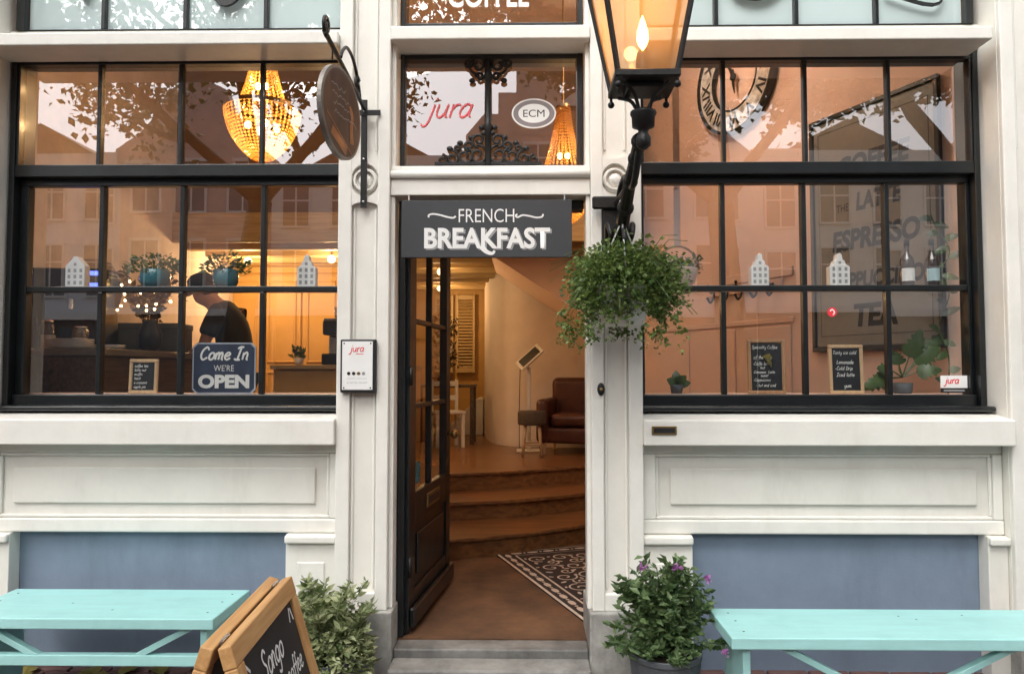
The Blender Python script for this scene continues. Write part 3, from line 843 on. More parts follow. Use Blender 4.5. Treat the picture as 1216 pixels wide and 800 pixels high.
# ---- hanging basket
t = thing('hanging_basket', 'round trailing green plant in white hanging pot on lantern bracket', 'plant', (.465, -.36, 1.80))
q = MB(); q.lathe([(.085,-.06),(.10,-.055),(.138,.10),(.145,.105),(.145,.12),(.133,.115),(.12,.08)], seg=28); q.build('pot', mat('white_plastic_pot', (.70,.70,.67), .4), t, smooth=True)
for a in (0, 2.1, 4.2):
    q = MB(); q.tube([(.138*cos(a+.5), .138*sin(a+.5), .16), (0, 0, .44)], .0035, 6); q.build('hanger', M['white'], t)
q = MB(); q.tube(smooth_path([(0,0,.43),(0,0,.48),(.012,0,.51),(0,.0,.535),(-.014,0,.515)], 5), .005, 8); q.build('hook', M['white'], t, smooth=True)
def basket(rnd):
    a = rnd.uniform(0, 2*pi); ph = rnd.uniform(-.75, 1.25)
    r = .245*(1+.20*sin(3*a+1)+.16*sin(7*a+5*ph)+.1*sin(13*ph))*rnd.uniform(.42, 1.06)**.55
    ph2 = math.asin(max(-1, min(1, rnd.uniform(-.85, 1))))
    p = (r*cos(a)*cos(ph2), .8*r*sin(a)*cos(ph2), .135 + r*.74*sin(ph2))
    d = (cos(a)+rnd.uniform(-.8,.8), sin(a)+rnd.uniform(-.8,.8), rnd.uniform(-.8,.7))
    return p, d
fol = leaf_cloud(9000, basket, .021, wid=.75, seed=4)
def trail(rnd):
    k = rnd.randrange(46); r2 = random.Random(k)
    a = r2.uniform(0, 2*pi); L_ = r2.uniform(.03, .13); rr = r2.uniform(.18, .30)
    u = rnd.random()
    z = -.07 - u*L_ + r2.uniform(-.01,.10)
    return (rr*cos(a)+.02*sin(9*u+k), .8*rr*sin(a)+rnd.uniform(-.006,.006), z), (rnd.uniform(-1,1), rnd.uniform(-1,1), rnd.uniform(-1,.3))
f2 = leaf_cloud(1500, trail, .016, wid=.75, seed=5)
fol.add(f2.v, f2.f)
fol.build('foliage', M['leaf_b'], t)
stm = MB()
rnd = random.Random(9)
for k in range(90):
    a = rnd.uniform(0, 2*pi); r = rnd.uniform(.22, .36); e = rnd.uniform(-.6, 1.1)
    stm.tube([(.05*cos(a), .05*sin(a), .16), (.6*r*cos(a), .5*r*sin(a), .16+.5*r*sin(e)+.05), (r*cos(a)*cos(e*.7), .8*r*sin(a)*cos(e*.7), .11+.85*r*sin(e))], .0016, 4, False)
o = stm.build('stems', M['leaf_b'], t); o['kind'] = 'stuff'

# ---- potted plants by the door
def planter(loc, label, rimr, h, prof):
    t = thing('potted_plant', label, 'plant', loc)
    q = MB(); q.lathe([(rimr*.78,0),(rimr*.80,.01),(rimr*.97,h-.03),(rimr,h-.025),(rimr,h),(rimr*.93,h),(rimr*.90,h-.04),(.01,h-.045)], seg=32); q.build('pot', M['potgrey'], t, smooth=False, bevel=.003)
    q = MB(); q.lathe([(rimr*.89,h-.042),(.005,h-.03)], seg=20, cap=False); q.build('soil', M['soil'], t)
    return t
t = planter((-.925, -.33, 0), 'grey pot of variegated pale green bushy plant beside the sandwich board', .155, .21, None)
def variegated(rnd):
    k = rnd.randrange(90); r2 = random.Random(k*3+1)
    a = r2.uniform(0, 2*pi); top = r2.uniform(.17, .40)*(1 - .25*(r2.random())); lean = r2.uniform(.03, .215)
    u = rnd.uniform(.12, 1)**.7
    p = (.085*cos(a*3)*(1-u)+lean*cos(a)*u**1.2 + .035*sin(a*2)*u, .085*sin(a*3)*(1-u)+.9*lean*sin(a)*u**1.2, .17 + (top+.04)*u - .35*lean*u*u)
    b = rnd.uniform(0, 2*pi)
    return p, (cos(b), sin(b), rnd.uniform(.1, 1.0))
fv = leaf_cloud(5200, variegated, .042, wid=.42, seed=11)
def skirt(rnd):
    a = rnd.uniform(0, 6.28); r = rnd.uniform(.10, .215); b = rnd.uniform(0, 6.28)
    return (r*cos(a), .92*r*sin(a), .30 - 1.1*max(0, r-.12) + rnd.uniform(-.07,.05)), (cos(a)+.8*cos(b), sin(a)+.8*sin(b), rnd.uniform(-.5,.6))
f2 = leaf_cloud(1900, skirt, .042, wid=.42, seed=13); fv.add(f2.v, f2.f)
fv.build('foliage', M['leaf_v'], t)
stm = MB()
for k in range(90):
    r2 = random.Random(k*3+1); a = r2.uniform(0, 2*pi); top = r2.uniform(.17, .40)*(1-.25*r2.random()); lean = r2.uniform(.03, .215)
    stm.tube([(.085*cos(a*3)*(1-u)+lean*cos(a)*u**1.2+.035*sin(a*2)*u, .085*sin(a*3)*(1-u)+.9*lean*sin(a)*u**1.2, .17+(top+.04)*u-.35*lean*u*u) for u in (0,.3,.6,1)], .0022, 4, False)
o = stm.build('stems', M['leaf_v'], t); o['kind'] = 'stuff'
def wflower(rnd):
    b = rnd.uniform(0, 6.28); return (.135+rnd.uniform(-.025,.025), -.03+rnd.uniform(-.02,.02), .45+rnd.uniform(-.025,.025)), (cos(b), -.5, sin(b))
leaf_cloud(60, wflower, .016, wid=.9, seed=3).build('white_flower', M['flower_w'], t)

t = planter((.635, -.42, 0), 'grey pot of dark green plant with a few purple flowers beside the turquoise bench', .165, .275, None)
def geranium(rnd):
    k = rnd.randrange(95); r2 = random.Random(k*5+2)
    a = r2.uniform(0, 2*pi); top = r2.uniform(-.02, .40); lean = .27*sqrt(max(.05, 1-(top/.44)**2))*r2.uniform(.35, 1.05)
    u = rnd.uniform(.35, 1)
    p = (lean*cos(a)*u, .8*lean*sin(a)*u, .235 + (top+.05)*u**.7 + .10*u*(1-u))
    b = rnd.uniform(0, 2*pi)
    return p, (cos(a)*.7+cos(b), sin(a)*.7+sin(b), rnd.uniform(-.3, .7))
leaf_cloud(4600, geranium, .040, wid=.45, seed=12).build('foliage', M['leaf_g'], t)
stm = MB()
for k in range(95):
    r2 = random.Random(k*5+2); a = r2.uniform(0, 2*pi); top = r2.uniform(-.02, .40); lean = .27*sqrt(max(.05, 1-(top/.44)**2))*r2.uniform(.35, 1.05)
    stm.tube([(lean*cos(a)*u, .8*lean*sin(a)*u, .235+(top+.05)*u**.7+.10*u*(1-u)) for u in (0,.3,.6,1)], .002, 4, False)
o = stm.build('stems', M['leaf_g'], t); o['kind'] = 'stuff'
for (x, y, z) in ((-.11,-.08,.655),(.04,-.08,.66),(.175,-.06,.605),(.22,-.19,.33)):
    q = leaf_cloud(16, lambda r: ((x+r.uniform(-.008,.008), y+r.uniform(-.008,.008), z+r.uniform(-.006,.006)), (r.uniform(-1,1), r.uniform(-1,.3), r.uniform(-.3,1))), .020, wid=.8, seed=int(1000*x)+77)
    q.build('flower', M['flower'], t)

# ---- benches
def bench(label, x0, x1, y0, y1, legx, brace, railz):
    t = thing('garden_bench', label, 'bench', ((x0+x1)/2, (y0+y1)/2, 0))
    L_ = (x1-x0)/2; D = (y1-y0)/2
    MB().box(-L_, L_, -D, D, .388, .437).build('seat', M['turq'], t, bevel=.005, seg=2)
    for sx in legx:
        MB().box(sx-.016, sx+.016, -D+.045, D-.045, 0, .3875).build('leg', M['turq'], t, bevel=.003)
    yr = -D+.06
    a, b = min(legx)+.017, max(legx)-.017
    MB().box(a, b, yr-.02, yr+.02, railz-.048, railz).build('lower_rail', M['turq'], t, bevel=.003)
    for bx0, bx1 in brace:
        q = MB(); w = .055*(1 if bx1 > bx0 else -1)
        q.prism([(bx0, railz+.0005), (bx0+w, railz+.0005), (bx1+w, .387), (bx1, .387)] if w > 0 else [(bx0+w, railz+.0005), (bx0, railz+.0005), (bx1, .387), (bx1+w, .387)], yr-.018, yr+.018)
        q.build('brace', M['turq'], t, bevel=.002)
    rs = random.Random(int(100*abs(x0)))
    for sx in legx:
        for dy in (-.6, .1, .65):
            q = MB(); q.lathe([(.0055,.4368),(.005,.4376),(.001,.4378)], c=(sx+rs.uniform(-.004,.004), dy*D, 0), seg=8); q.build('screw', M['iron'], t)
    for k in range(3):
        q = MB(); q.lathe([(.006,.4368),(.004,.4374),(.001,.4376)], c=(rs.uniform(-.8,.8)*L_, rs.uniform(-.7,.7)*D, 0), seg=7); q.build('knot', M['potgrey'], t)
    return t
bench('turquoise wooden bench behind the sandwich board', -2.55, -1.37, -.53, -.09, (-.53, .53), ((.215, .45), (-.215, -.45)), .262)
bench('turquoise wooden bench beside the pot with purple flowers', .852, 2.40, -.725, -.345, (-.70, .70), ((.02, .38), (-.19, -.53)), .21)

# ---- sandwich board
t = thing('sandwich_board', 'wooden A-frame chalkboard with white chalk writing beside the turquoise bench', 'sign', (-.775, -1.69, 0), R(90+4))
# local x runs along the board (away from the camera), local -y faces world +x
def board_side(sg):
    ang = R(16.5)*sg
    Rm = Matrix.Translation((0, -sg*.020, .855)) @ Matrix.Rotation(-ang, 4, 'X')
    H = .87; Wd = .31; fw = .058; th = .017
    def p(name, m, a, bev=.004):
        q = MB(); q.M = Rm; q.box(*a); return q.build(name, M[m], t, bevel=bev, seg=2)
    p('top_rail', 'oak', (-Wd, Wd, -th, th, -fw, 0)); p('bottom_rail', 'oak', (-Wd+fw, Wd-fw, -th, th, -H+.06, -H+.06+fw))
    p('upright', 'oakz', (-Wd, -Wd+fw, -th, th, -H, -fw-.0005)); p('upright', 'oakz', (Wd-fw, Wd, -th, th, -H, -fw-.0005))
    q = p('chalk_panel', 'chalkb', (-Wd+fw, Wd-fw, -.006, .006, -H+.06+fw, -fw), 0)
    return Rm
Rm = board_side(1); board_side(-1)
q = MB(); q.M = Rm
write(q, 'Songo', -.13, -.165, .066, .0085, y=-.0072)
write(q, 'specially', -.22, -.265, .054, .007, y=-.0072); write(q, 'coffee', .04, -.255, .054, .007, y=-.0072)
for a, b in (((-.24,-.075),(-.21,-.105)), ((-.235,-.118),(-.205,-.12)), ((.215,-.075),(.195,-.115)), ((.225,-.08),(.235,-.118))):
    q.ribbon([a, b], .009, -.0072)
q.build('lettering', M['chalk'], t)
for x in (-.24, .24):
    q = MB(); q.box(x-.03, x+.03, -.004, .004, .845, .8555); q.build('hinge', M['steel'], t)

# ------------------------------------------------------------ interior shell
def struct(name, mb, m, **k):
    o = mb.build(name, M[m], None, **k); o['kind'] = 'structure'; return o
FL = .62
# lower entrance floor and the platform around it
struct('entrance_floor', MB().box(-.75, 1.0, .06, 3.6, .02, .15), 'mat_coir')
q = MB(); q.box(-3.4, -.752, .31, 7.1, .3, FL); q.box(1.002, 2.5, .31, 3.6, .3, FL); struct('cafe_floor', q, 'floor_w')
def step(edge, z0, z1, nm='step'):
    poly = edge + [(1.0, 7.1), (-.75, 7.1)]
    o = MB().prismz(poly, z0, z1 - .028).build(nm, M['floor_w'], stp)
    q = MB(); e = smooth_path(edge, 6)
    top = [(x, y-.022) for x, y in e] + [(1.0, 7.1), (-.75, 7.1)]
    q.prismz(top, z1-.0278, z1).build('tread', M['floor_w'], o, bevel=.006, seg=2)
stp = bpy.data.objects.new('entrance_steps', None); COL.objects.link(stp); stp['kind'] = 'structure'
step([(-.75,1.56),(-.59,1.605),(-.04,1.835),(.53,2.21),(1.0,2.6)], .151, .305)
step([(-.75,2.22),(-.66,2.255),(-.05,2.425),(.58,2.78),(1.0,3.08)], .306, .46)
step([(-.75,2.76),(-.40,2.87),(-.05,3.01),(.63,3.385),(1.0,3.65)], .461, .621)
# walls
q = MB(); q.box(-3.5, -3.40, .31, 7.2, 0, 4.45); struct('side_wall', q, 'salmon_l')
q = MB(); q.prismz([(2.51,.31),(1.03,3.6),(1.03,7.2),(1.25,7.2),(1.25,3.65),(2.9,.31)], 0, 4.45); struct('slanting_wall', q, 'salmon')
q = MB(); q.box(-3.5, 1.25, 7.2, 7.3, 0, 4.45); struct('back_wall', q, 'gold')
q = MB(); q.box(-3.5, 3.2, .31, 7.3, 4.45, 4.6); struct('high_ceiling', q, 'salmon_l')
q = MB(); q.box(-3.398, 1.028, 3.0, 7.198, 2.80, 2.98); mz = struct('mezzanine', q, 'ceil')
for k in range(9):
    MB().box(-3.396, 1.026, 3.25+.44*k, 3.36+.44*k, 2.70, 2.799).build('beam', M['beam'], mz, bevel=.006)
MB().box(-3.396, 1.026, 2.965, 2.998, 2.72, 3.0).build('fascia', M['beam'], mz, bevel=.006)
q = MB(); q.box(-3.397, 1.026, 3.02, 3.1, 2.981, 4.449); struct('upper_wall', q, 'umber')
# inner linings beside the openings (back of the shopfront)
q = MB()
for x0, x1 in ((-3.39, -2.79), (-.953, -.70), (.36, .603), (2.427, 2.505)): q.box(x0, x1, .301, .309, 0, 4.44)
q.box(-2.79, -.953, .301, .309, 0, 1.37); q.box(.603, 2.427, .301, .309, 0, 1.37)
struct('inner_lining', q, 'salmon_l')
# curved stair wall and the sloping soffit above it
e = smooth_path([(-.56,7.19),(-.55,6.6),(-.46,5.9),(-.32,5.35),(-.05,5.12),(.45,5.06),(1.025,5.04)], 6)
q = MB(); n = len(e)
q.add([(x,y,FL) for x,y in e]+[(x,y,2.80) for x,y in e], [(i,i+1,n+i+1,n+i) for i in range(n-1)])
struct('stair_wall', q, 'beige', smooth=True)
q = MB(); q.box(-.02, 1.02, 5.015, 5.045, FL, FL+.10); struct('skirting', q, 'beige')
q = MB(); q.prism([(-.33,2.699),(-.187,2.607),(.528,2.134),(.90,1.89),(.90,2.699)], 3.62, 5.0); struct('stair_soffit', q, 'salmon_l')
# panelled partition behind the bar in the left room, one door each
q = MB(); q.box(-3.399, -1.62, 4.45, 4.52, FL, 2.799); part_w = struct('panelled_partition', q, 'gold')
for k in range(4):
    x = -3.36 + .44*k
    p = MB().box(x, x+.42, 4.425, 4.4495, .75, 2.60).build('cupboard_panel', M['gold'], part_w, bevel=.004)
    for z0, z1 in ((1.62, 2.54), (.82, 1.52)):
        for a in ((x+.05, x+.37, z1-.02, z1), (x+.05, x+.37, z0, z0+.02), (x+.05, x+.07, z0+.0205, z1-.0205), (x+.35, x+.37, z0+.0205, z1-.0205)):
            MB().box(a[0], a[1], 4.408, 4.4245, a[2], a[3]).build('moulding', M['gold'], p, bevel=.005)
MB().box(-3.397, -1.63, 4.40, 4.4495, 2.62, 2.70).build('cornice_rail', M['gold'], part_w, bevel=.01)

# panelling and rails on the slanting wall: local frame
SW = Vector((1.03-2.51, 3.6-.31, 0)); SWl = SW.length; SW.normalize()
sw_ang = atan2(SW.y, SW.x) + pi      # local +x runs towards the front window
def on_slant(s, z, out=0.0):
    """point on the slanting wall, s metres from its front end"""
    p = Vector((2.51,.31,0)) + SW*s
    nrm = Vector((-SW.y, SW.x, 0))
    return (p.x + nrm.x*out, p.y + nrm.y*out, z)
wall = bpy.data.objects['slanting_wall']
def slant_box(name, m, s0, s1, z0, z1, th, bev=.005):
    o = MB().box(-s1, -s0, -th, -.0005, z0, z1).build(name, M[m], wall, bevel=bev)
    o.location = (2.51, .31, 0); o.rotation_euler = (0, 0, sw_ang)
    return o
slant_box('wall_rail', 'salmon', 1.35, 3.2, 2.22, 2.29, .018)
slant_box('wall_rail', 'salmon', 1.35, 3.2, 1.88, 1.92, .016)
for s0 in (1.38, 1.98, 2.58):
    slant_box('wall_panel', 'salmon', s0, s0+.5, 1.0, 1.86, .014, .010)

# ------------------------------------------------------------ menu board, clock, hooks on the slanting wall
def at_slant(name, label, cat, s, z, out=.003):
    t = thing(name, label, cat, on_slant(s, z, out), sw_ang)
    return t
t = at_slant('menu_board', 'tall grey framed drinks board lettered COFFEE, LATTE, ESPRESSO, CAPPUCCINO, TEA', 'board', .66, 1.69, .004)
M['boardgrey'] = mat('menu_board_grey', (.19,.18,.16), .45, var=.12, scale=4)
MB().box(-.46, .46, -.02, 0, 0, 1.54).build('panel', M['boardgrey'], t, bevel=.003)
for a in ((-.49,.49,-.035,0,-.03,-.0005),(-.49,.49,-.035,0,1.5405,1.57),(-.49,-.4605,-.035,0,0,1.54),(.4605,.49,-.035,0,0,1.54)):
    MB().box(*a).build('frame', M['dark'], t, bevel=.003)
M['inkblack'] = mat('black_lettering', (.004,.004,.004), .6, var=.1)
for s_, z, w_, h_ in (('COFFEE', 1.19, .55, .14), ('LATTE', .94, .34, .12), ('ESPRESSO', .70, .66, .14), ('CAPPUCCINO', .43, .70, .11), ('TEA', .20, .33, .15)):
    text(s_, M['inkblack'], t, (.02 if s_ != 'LATTE' else .06, -.0212, z), w_, h_, .045, .12)
text('THE', M['inkblack'], t, (-.22, -.0212, .92), .10, .05)
for x0, x1, z0, z1 in ((-.42,.42,1.46,1.464),(-.42,.42,.07,.074),(-.42,-.416,.07,1.46),(.416,.42,.07,1.46)):
    MB().box(x0, x1, -.0215, -.0205, z0, z1).build('line', M['dark'], t)

t = at_slant('wall_clock', 'big round open clock with silver numeral ring on salmon wall', 'clock', 1.90, 3.87, .01)
M['clockring'] = mat('mottled_silver_ring', (.60,.60,.59), .4, metal=.1, var=.5, scale=14, bump=.2)
def ringmesh(r0, r1, y0, y1, seg=48):
    mb = MB(); vs = []; fs = []
    for k in range(seg):
        a = 2*pi*k/seg
        for r, y in ((r0,y0),(r1,y0),(r1,y1),(r0,y1)): vs.append((r*cos(a), y, r*sin(a)))
    for k in range(seg):
        q = 4*k; p_ = 4*((k+1) % seg)
        for i in range(4): fs.append((q+i, q+(i+1) % 4, p_+(i+1) % 4, p_+i))
    return mb.add(vs, fs)
ringmesh(.27, .425, -.045, -.03).build('numeral_ring', M['clockring'], t)
ringmesh(.425, .45, -.06, 0).build('outer_rim', M['dark'], t)
ringmesh(.255, .269, -.05, -.02).build('inner_rim', M['iron'], t)
for k, nm in enumerate(('XII','I','II','III','IV','V','VI','VII','VIII','IX','X','XI')):
    a = pi/2 - 2*pi*k/12
    text(nm, M['dark'], t, (.345*cos(a), -.047, .345*sin(a)), None, .10, .03, name='numeral', rot=(0, -(a-pi/2), 0))
q = MB(); q.ribbon([(0,-.05),(-.02,.05),(-.10,.18)], [.02,.03,.006], -.052); q.build('hour_hand', M['iron'], t, solid=.004)
q = MB(); q.ribbon([(.0,.06),(.005,-.05),(.02,-.14)], [.02,.03,.006], -.056); q.build('minute_hand', M['iron'], t, solid=.004)
q = MB(); q.M = Matrix.Rotation(R(90), 4, 'X'); q.lathe([(.03,.045),(.03,.06),(.01,.065)], seg=16); q.build('hub', M['iron'], t)

t = at_slant('coat_rack', 'row of five black coat hooks on a pink wall rail', 'coat rack', 1.875, 2.12, .004)
MB().box(-.42, .42, -.018, 0, .02, .09).build('rail', M['salmon'], t, bevel=.005)
for k in range(5):
    x = -.34+.17*k
    q = MB(); q.tube(smooth_path([(x,-.018,.06),(x,-.05,.05),(x,-.075,.08),(x,-.08,.10)], 5), .009, 6); q.tube(smooth_path([(x,-.018,.05),(x,-.03,.0),(x,-.06,-.03),(x,-.085,.0)], 5), .010, 6); q.ball((x,-.08,.105), .014, 8, 5); q.ball((x,-.087,.003), .013, 8, 5)
    q.build('hook', M['iron'], t, smooth=True)

# ------------------------------------------------------------ window display
def ceramic_house(x, label, step_gable, w=.104, h=.155, z=1.991, y=.275):
    t = thing('ceramic_house', label, 'ornament', (x, y, z), group='white ceramic canal houses')
    hw = w/2
    if step_gable: prof = [(-hw,0),(hw,0),(hw,h*.72),(hw*.62,h*.78),(hw*.5,h*.92),(hw*.3,h*.96),(hw*.22,h*1.14),(0,h*1.2),(-hw*.22,h*1.14),(-hw*.3,h*.96),(-hw*.5,h*.92),(-hw*.62,h*.78),(-hw,h*.72)]
    else: prof = [(-hw,0),(hw,0),(hw,h*.80),(hw*.25,h*1.08),(hw*.2,h*1.14),(-hw*.2,h*1.14),(-hw*.25,h*1.08),(-hw,h*.80)]
    MB().prism(prof, -.026, .026).build('body', M['ceramic'], t, bevel=.0025, seg=2)
    for r in range(3):
        for c in range(3):
            xx = (-.6+.6*c)*hw; zz = h*(.12+.22*r)
            MB().box(xx-.0075, xx+.0075, -.0268, -.0255, zz, zz+h*.13).build('window', M['grey_print'], t)
    MB().box(-.007, .007, -.0268, -.0255, h*.80, h*.90).build('window', M['grey_print'], t)
    return t
ceramic_house(-2.505, 'white ceramic canal house with pointed gable next to the wide teal pot', False, .11)
ceramic_house(-1.208, 'white ceramic canal house with stepped top, alone in the pane beside the round sign bracket', True)
ceramic_house(1.302, 'white ceramic canal house standing before the coat hooks', True, .098)
ceramic_house(1.738, 'white ceramic canal house in front of the grey menu board', True, .11)

def display_pot(x, label, r, seed, sp):
    t = thing('teal_plant_pot', label, 'plant', (x, .285, 1.991))
    q = MB(); q.lathe([(r*.72,0),(r*.95,.03),(r,.06),(r*.93,.10),(r*.86,.105),(r*.80,.10),(.01,.095)], seg=24); q.build('pot', M['teal'], t, smooth=True)
    def f(rnd):
        a = rnd.uniform(0, 6.28); u = rnd.random()**.6
        return (sp*u*cos(a), min(.06, .5*sp*u*sin(a)), .085+rnd.uniform(0,.115)*(1.1-.5*u) - .05*max(0, u-.75)), (cos(a)+rnd.uniform(-.6,.6), sin(a), rnd.uniform(-.2,1))
    leaf_cloud(420, f, .026, wid=.5, seed=seed).build('foliage', M['leaf_i'], t)
    return t
display_pot(-2.07, 'teal pot with wide loose green plant on the shelf beside the pointed ceramic house', .082, 31, .16)
display_pot(-1.672, 'round teal pot with small green plant on the shelf above the open sign', .070, 32, .125)

def bottle(x, label, lab):
    t = thing('syrup_bottle', label, 'bottle', (x, .275, 1.991))
    q = MB(); q.lathe([(.036,0),(.038,.006),(.038,.135),(.034,.155),(.014,.185),(.0125,.225),(.0125,.232)], seg=20); q.build('glass_body', M['bottle'], t, smooth=True)
    q = MB(); q.lathe([(.0145,.228),(.0145,.262),(.013,.265)], seg=16); q.build('cap', M['dark'], t, smooth=True)
    q = MB(); vs=[]; fs=[]
    for k in range(13):
        a = -pi/2 + (k-6)*.2
        vs += [(.0388*cos(a), .0388*sin(a), .03), (.0388*cos(a), .0388*sin(a), .10)]
    for k in range(12): fs.append((2*k, 2*k+2, 2*k+3, 2*k+1))
    q.add(vs, fs); q.build('label', M[lab], t)
M['bottle'] = mat('brown_bottle_glass', (.035,.018,.010), .08, var=.1, coat=.6)
M['label_b'] = mat('pale_blue_label', (.45,.62,.66), .6, var=.1)
bottle(2.117, 'brown syrup bottle with white label on the window shelf', 'white')
bottle(2.254, 'brown syrup bottle with pale blue label on the window shelf', 'label_b')

def chalkboard(x, w, h, label, rows, frame, y=.262):
    t = thing('small_chalkboard', label, 'chalkboard', (x, y, 1.4025))
    a = .02
    t.rotation_euler = (R(-3), 0, 0)
    MB().box(-w/2+.01, w/2-.01, -.003, .006, .01, h-.01).build('slate', M['chalkb'], t)
    fw = .019
    for b in ((-w/2,w/2,-.009,.009,0,fw),(-w/2,w/2,-.009,.009,h-fw,h),(-w/2,-w/2+fw,-.0085,.009,fw+.0003,h-fw-.0003),(w/2-fw,w/2,-.0085,.009,fw+.0003,h-fw-.0003)):
        MB().box(*b).build('frame', M[frame], t, bevel=.003)
    mb = MB()
    for s_, x_, z_, sz in rows:
        write(mb, s_, x_, z_, sz, .0026 if sz > .018 else .0021, y=-.0036)
    mb.build('lettering', M['chalk'], t)
    return t
M['framebrown'] = wood('brown_frame_wood', (.36,.19,.09), (.50,.29,.15), .55, 'z', 6)
chalkboard(-2.114, .160, .192, 'small chalkboard with pale frame and six lines beside the open sign',
   [('coffee tea', -.052, .147, .0145), ('latte nut', -.052, .124, .0145), ('muffin', -.052, .101, .0145), ('toast', -.052, .078, .0145), ('a croissant', -.052, .055, .0130), ('apple pie', -.052, .031, .0145)], 'pine')
chalkboard(1.334, .205, .300, 'chalkboard headed Specialty Coffee with brown frame and leaf drawing',
   [('Specialty Coffee', -.078, .248, .0165), ('of the day', -.07, .192, .018), ('-Caffe latte', -.074, .158, .016), ('nut', -.035, .137, .016), ('-Cinnamon  Latte', -.074, .113, .0135), ('sweet', -.035, .094, .015), ('-Cappuccino', -.074, .070, .015), ('- hot and iced', -.06, .040, .0145)], 'framebrown')
lf = MB(); lf.ribbon([(1.31,1.607),(1.345,1.61),(1.362,1.60)], [.01,.03,.006], .2545); lf.ribbon([(1.335,1.60),(1.352,1.57),(1.356,1.548)], [.03,.018,.003], .2543)
one('paper_leaf', lf, M['leaf_dry'], 'golden dry leaf stuck on the Specialty Coffee chalkboard', 'leaf', solid=.001)
chalkboard(1.768, .188, .270, 'chalkboard with light brown frame listing three drinks below the menu board',
   [('Tasty ice cold', -.070, .218, .0175), ('Lemonade', -.052, .165, .0185), ('-Cold Drip', -.06, .131, .0185), ('Iced latte', -.054, .096, .0185), ('yum', -.015, .036, .019)], 'pine')
# open sign
t = thing('open_sign', 'navy tin sign reading Come In WE\'RE OPEN standing in the window', 'sign', (-1.655, .245, 1.4025))
hw, hh, c = .176, .282, .024
octo = [(-hw+c,0),(hw-c,0),(hw,c),(hw,hh-c),(hw-c,hh),(-hw+c,hh),(-hw,hh-c),(-hw,c)]
M['navy'] = mat('navy_tin', (.030,.045,.085), .4, var=.15, scale=8)
M['paleblue'] = mat('pale_rim_print', (.42,.46,.52), .45, var=.1)
MB().prism(octo, -.004, .004).build('plate', M['paleblue'], t)
k_ = .955
MB().prism([(x*k_, .5*hh+(z-.5*hh)*.945) for x, z in octo], -.0052, -.0041).build('face', M['navy'], t)
q = MB(); write(q, 'Come', -.138, .188, .064, .0105, .25, y=-.0058, jit=0); write(q, 'In', .055, .188, .066, .0105, .25, y=-.0058, jit=0); q.build('lettering', M['white'], t)
text("WE'RE", M['white'], t, (0, -.0058, .142), .112, .034, -.004)
text('OPEN', M['white'], t, (0, -.0058, .068), .285, .076, .05)
for x in (-.05, .05): MB().box(x-.008, x+.008, .0045, .03, 0, .2).build('easel_strut', M['dark'], t)

# stickers and letters on the glass
t = thing('window_sticker', 'white sticker with red script in the lower window corner by the broad-leaved plant', 'sticker', (2.302, .1795, 1.412))
MB().box(-.071, .071, -.0012, 0, .026, .092).build('card', M['white'], t)
MB().box(-.071, .071, -.0012, 0, 0, .0255).build('strip', M['dark'], t)
MB().box(-.055, .055, -.0018, -.0013, .008, .016).build('line_of_print', M['grey_print'], t)
handwriting([('jura', -.048, .050, .036)], M['redink'], t, -.0018, w=.0055)
t = thing('round_sticker', 'small round red sticker on the glass before the menu board', 'sticker', (1.662, .1795, 1.845))
q = MB(); q.M = Matrix.Rotation(R(90), 4, 'X'); q.lathe([(.026,0),(.026,.001),(.001,.0011)], seg=20); q.build('disc', M['redink'], t)
q = MB(); q.ribbon(smooth_path([(-.012,.004),(0,.014),(.012,.0),(.004,-.016)], 4), .007, -.0015); q.build('figure', M['white'], t)
t = thing('window_lettering', 'red brand script on the glass over the door', 'lettering', (-.545, .107, 2.86))
q = MB(); write(q, 'jura', .02, .035, .118, .0095, .35, y=0, jit=0); q.build('script', M['redink_t'], t)
t = thing('oval_decal', 'white and grey oval decal reading ECM on the glass over the door', 'decal', (.056, .107, 2.913))
def oval(a, b, y, m, nm):
    MB().prism([(a*cos(2*pi*k/40), b*sin(2*pi*k/40)) for k in range(40)], y-.0006, y).build(nm, M[m], t)
M['greyrose'] = mat('decal_grey', (.22,.19,.19), .5)
oval(.120, .082, 0, 'white', 'rim'); oval(.111, .074, -.0008, 'greyrose', 'band'); oval(.084, .052, -.0016, 'white', 'centre')
text('ECM', M['dark'], t, (0, -.0026, 0), .115, .040)
t = thing('window_lettering', 'white block lettering reading COFFEE high on the glass over the door', 'lettering', (-.19, .103, 3.505))
text('COFFEE', M['white'], t, (0, 0, .062), .44, .14, .02)
# big dark letters across the frosted lights; only their feet reach into the picture
def sign_letter(x, z, pts, w, label):
    t_ = thing('sign_letter', label, 'letter', (x, .085, z))
    q = MB(); q.ribbon(smooth_path(pts, 6), w, -.004); o = q.build('stroke', M['dark'], t_, solid=.02); return t_
sign_letter(-1.60, 3.53, [(.12,.5),(.10,.25),(.05,.06),(-.01,.0),(-.06,.03),(-.075,.09)], .055, 'curled foot of a large black letter on the frosted light above the chandelier')
sign_letter(-2.40, 3.60, [(-.02,.4),(-.01,.1),(0,-.03)], .06, 'straight foot of a large black letter on the frosted light at the building edge')
sign_letter(1.235, 3.56, [(-.12,.4),(-.13,.15),(-.08,.02),(.02,-.01),(.10,.02),(.14,.1)], .07, 'round black letter base on the frosted light above the clock')
sign_letter(2.14, 3.49, [(-.2,.06),(.085,.0),(.085,.3)], .012, 'thin black angled line on the frosted light above the menu board')

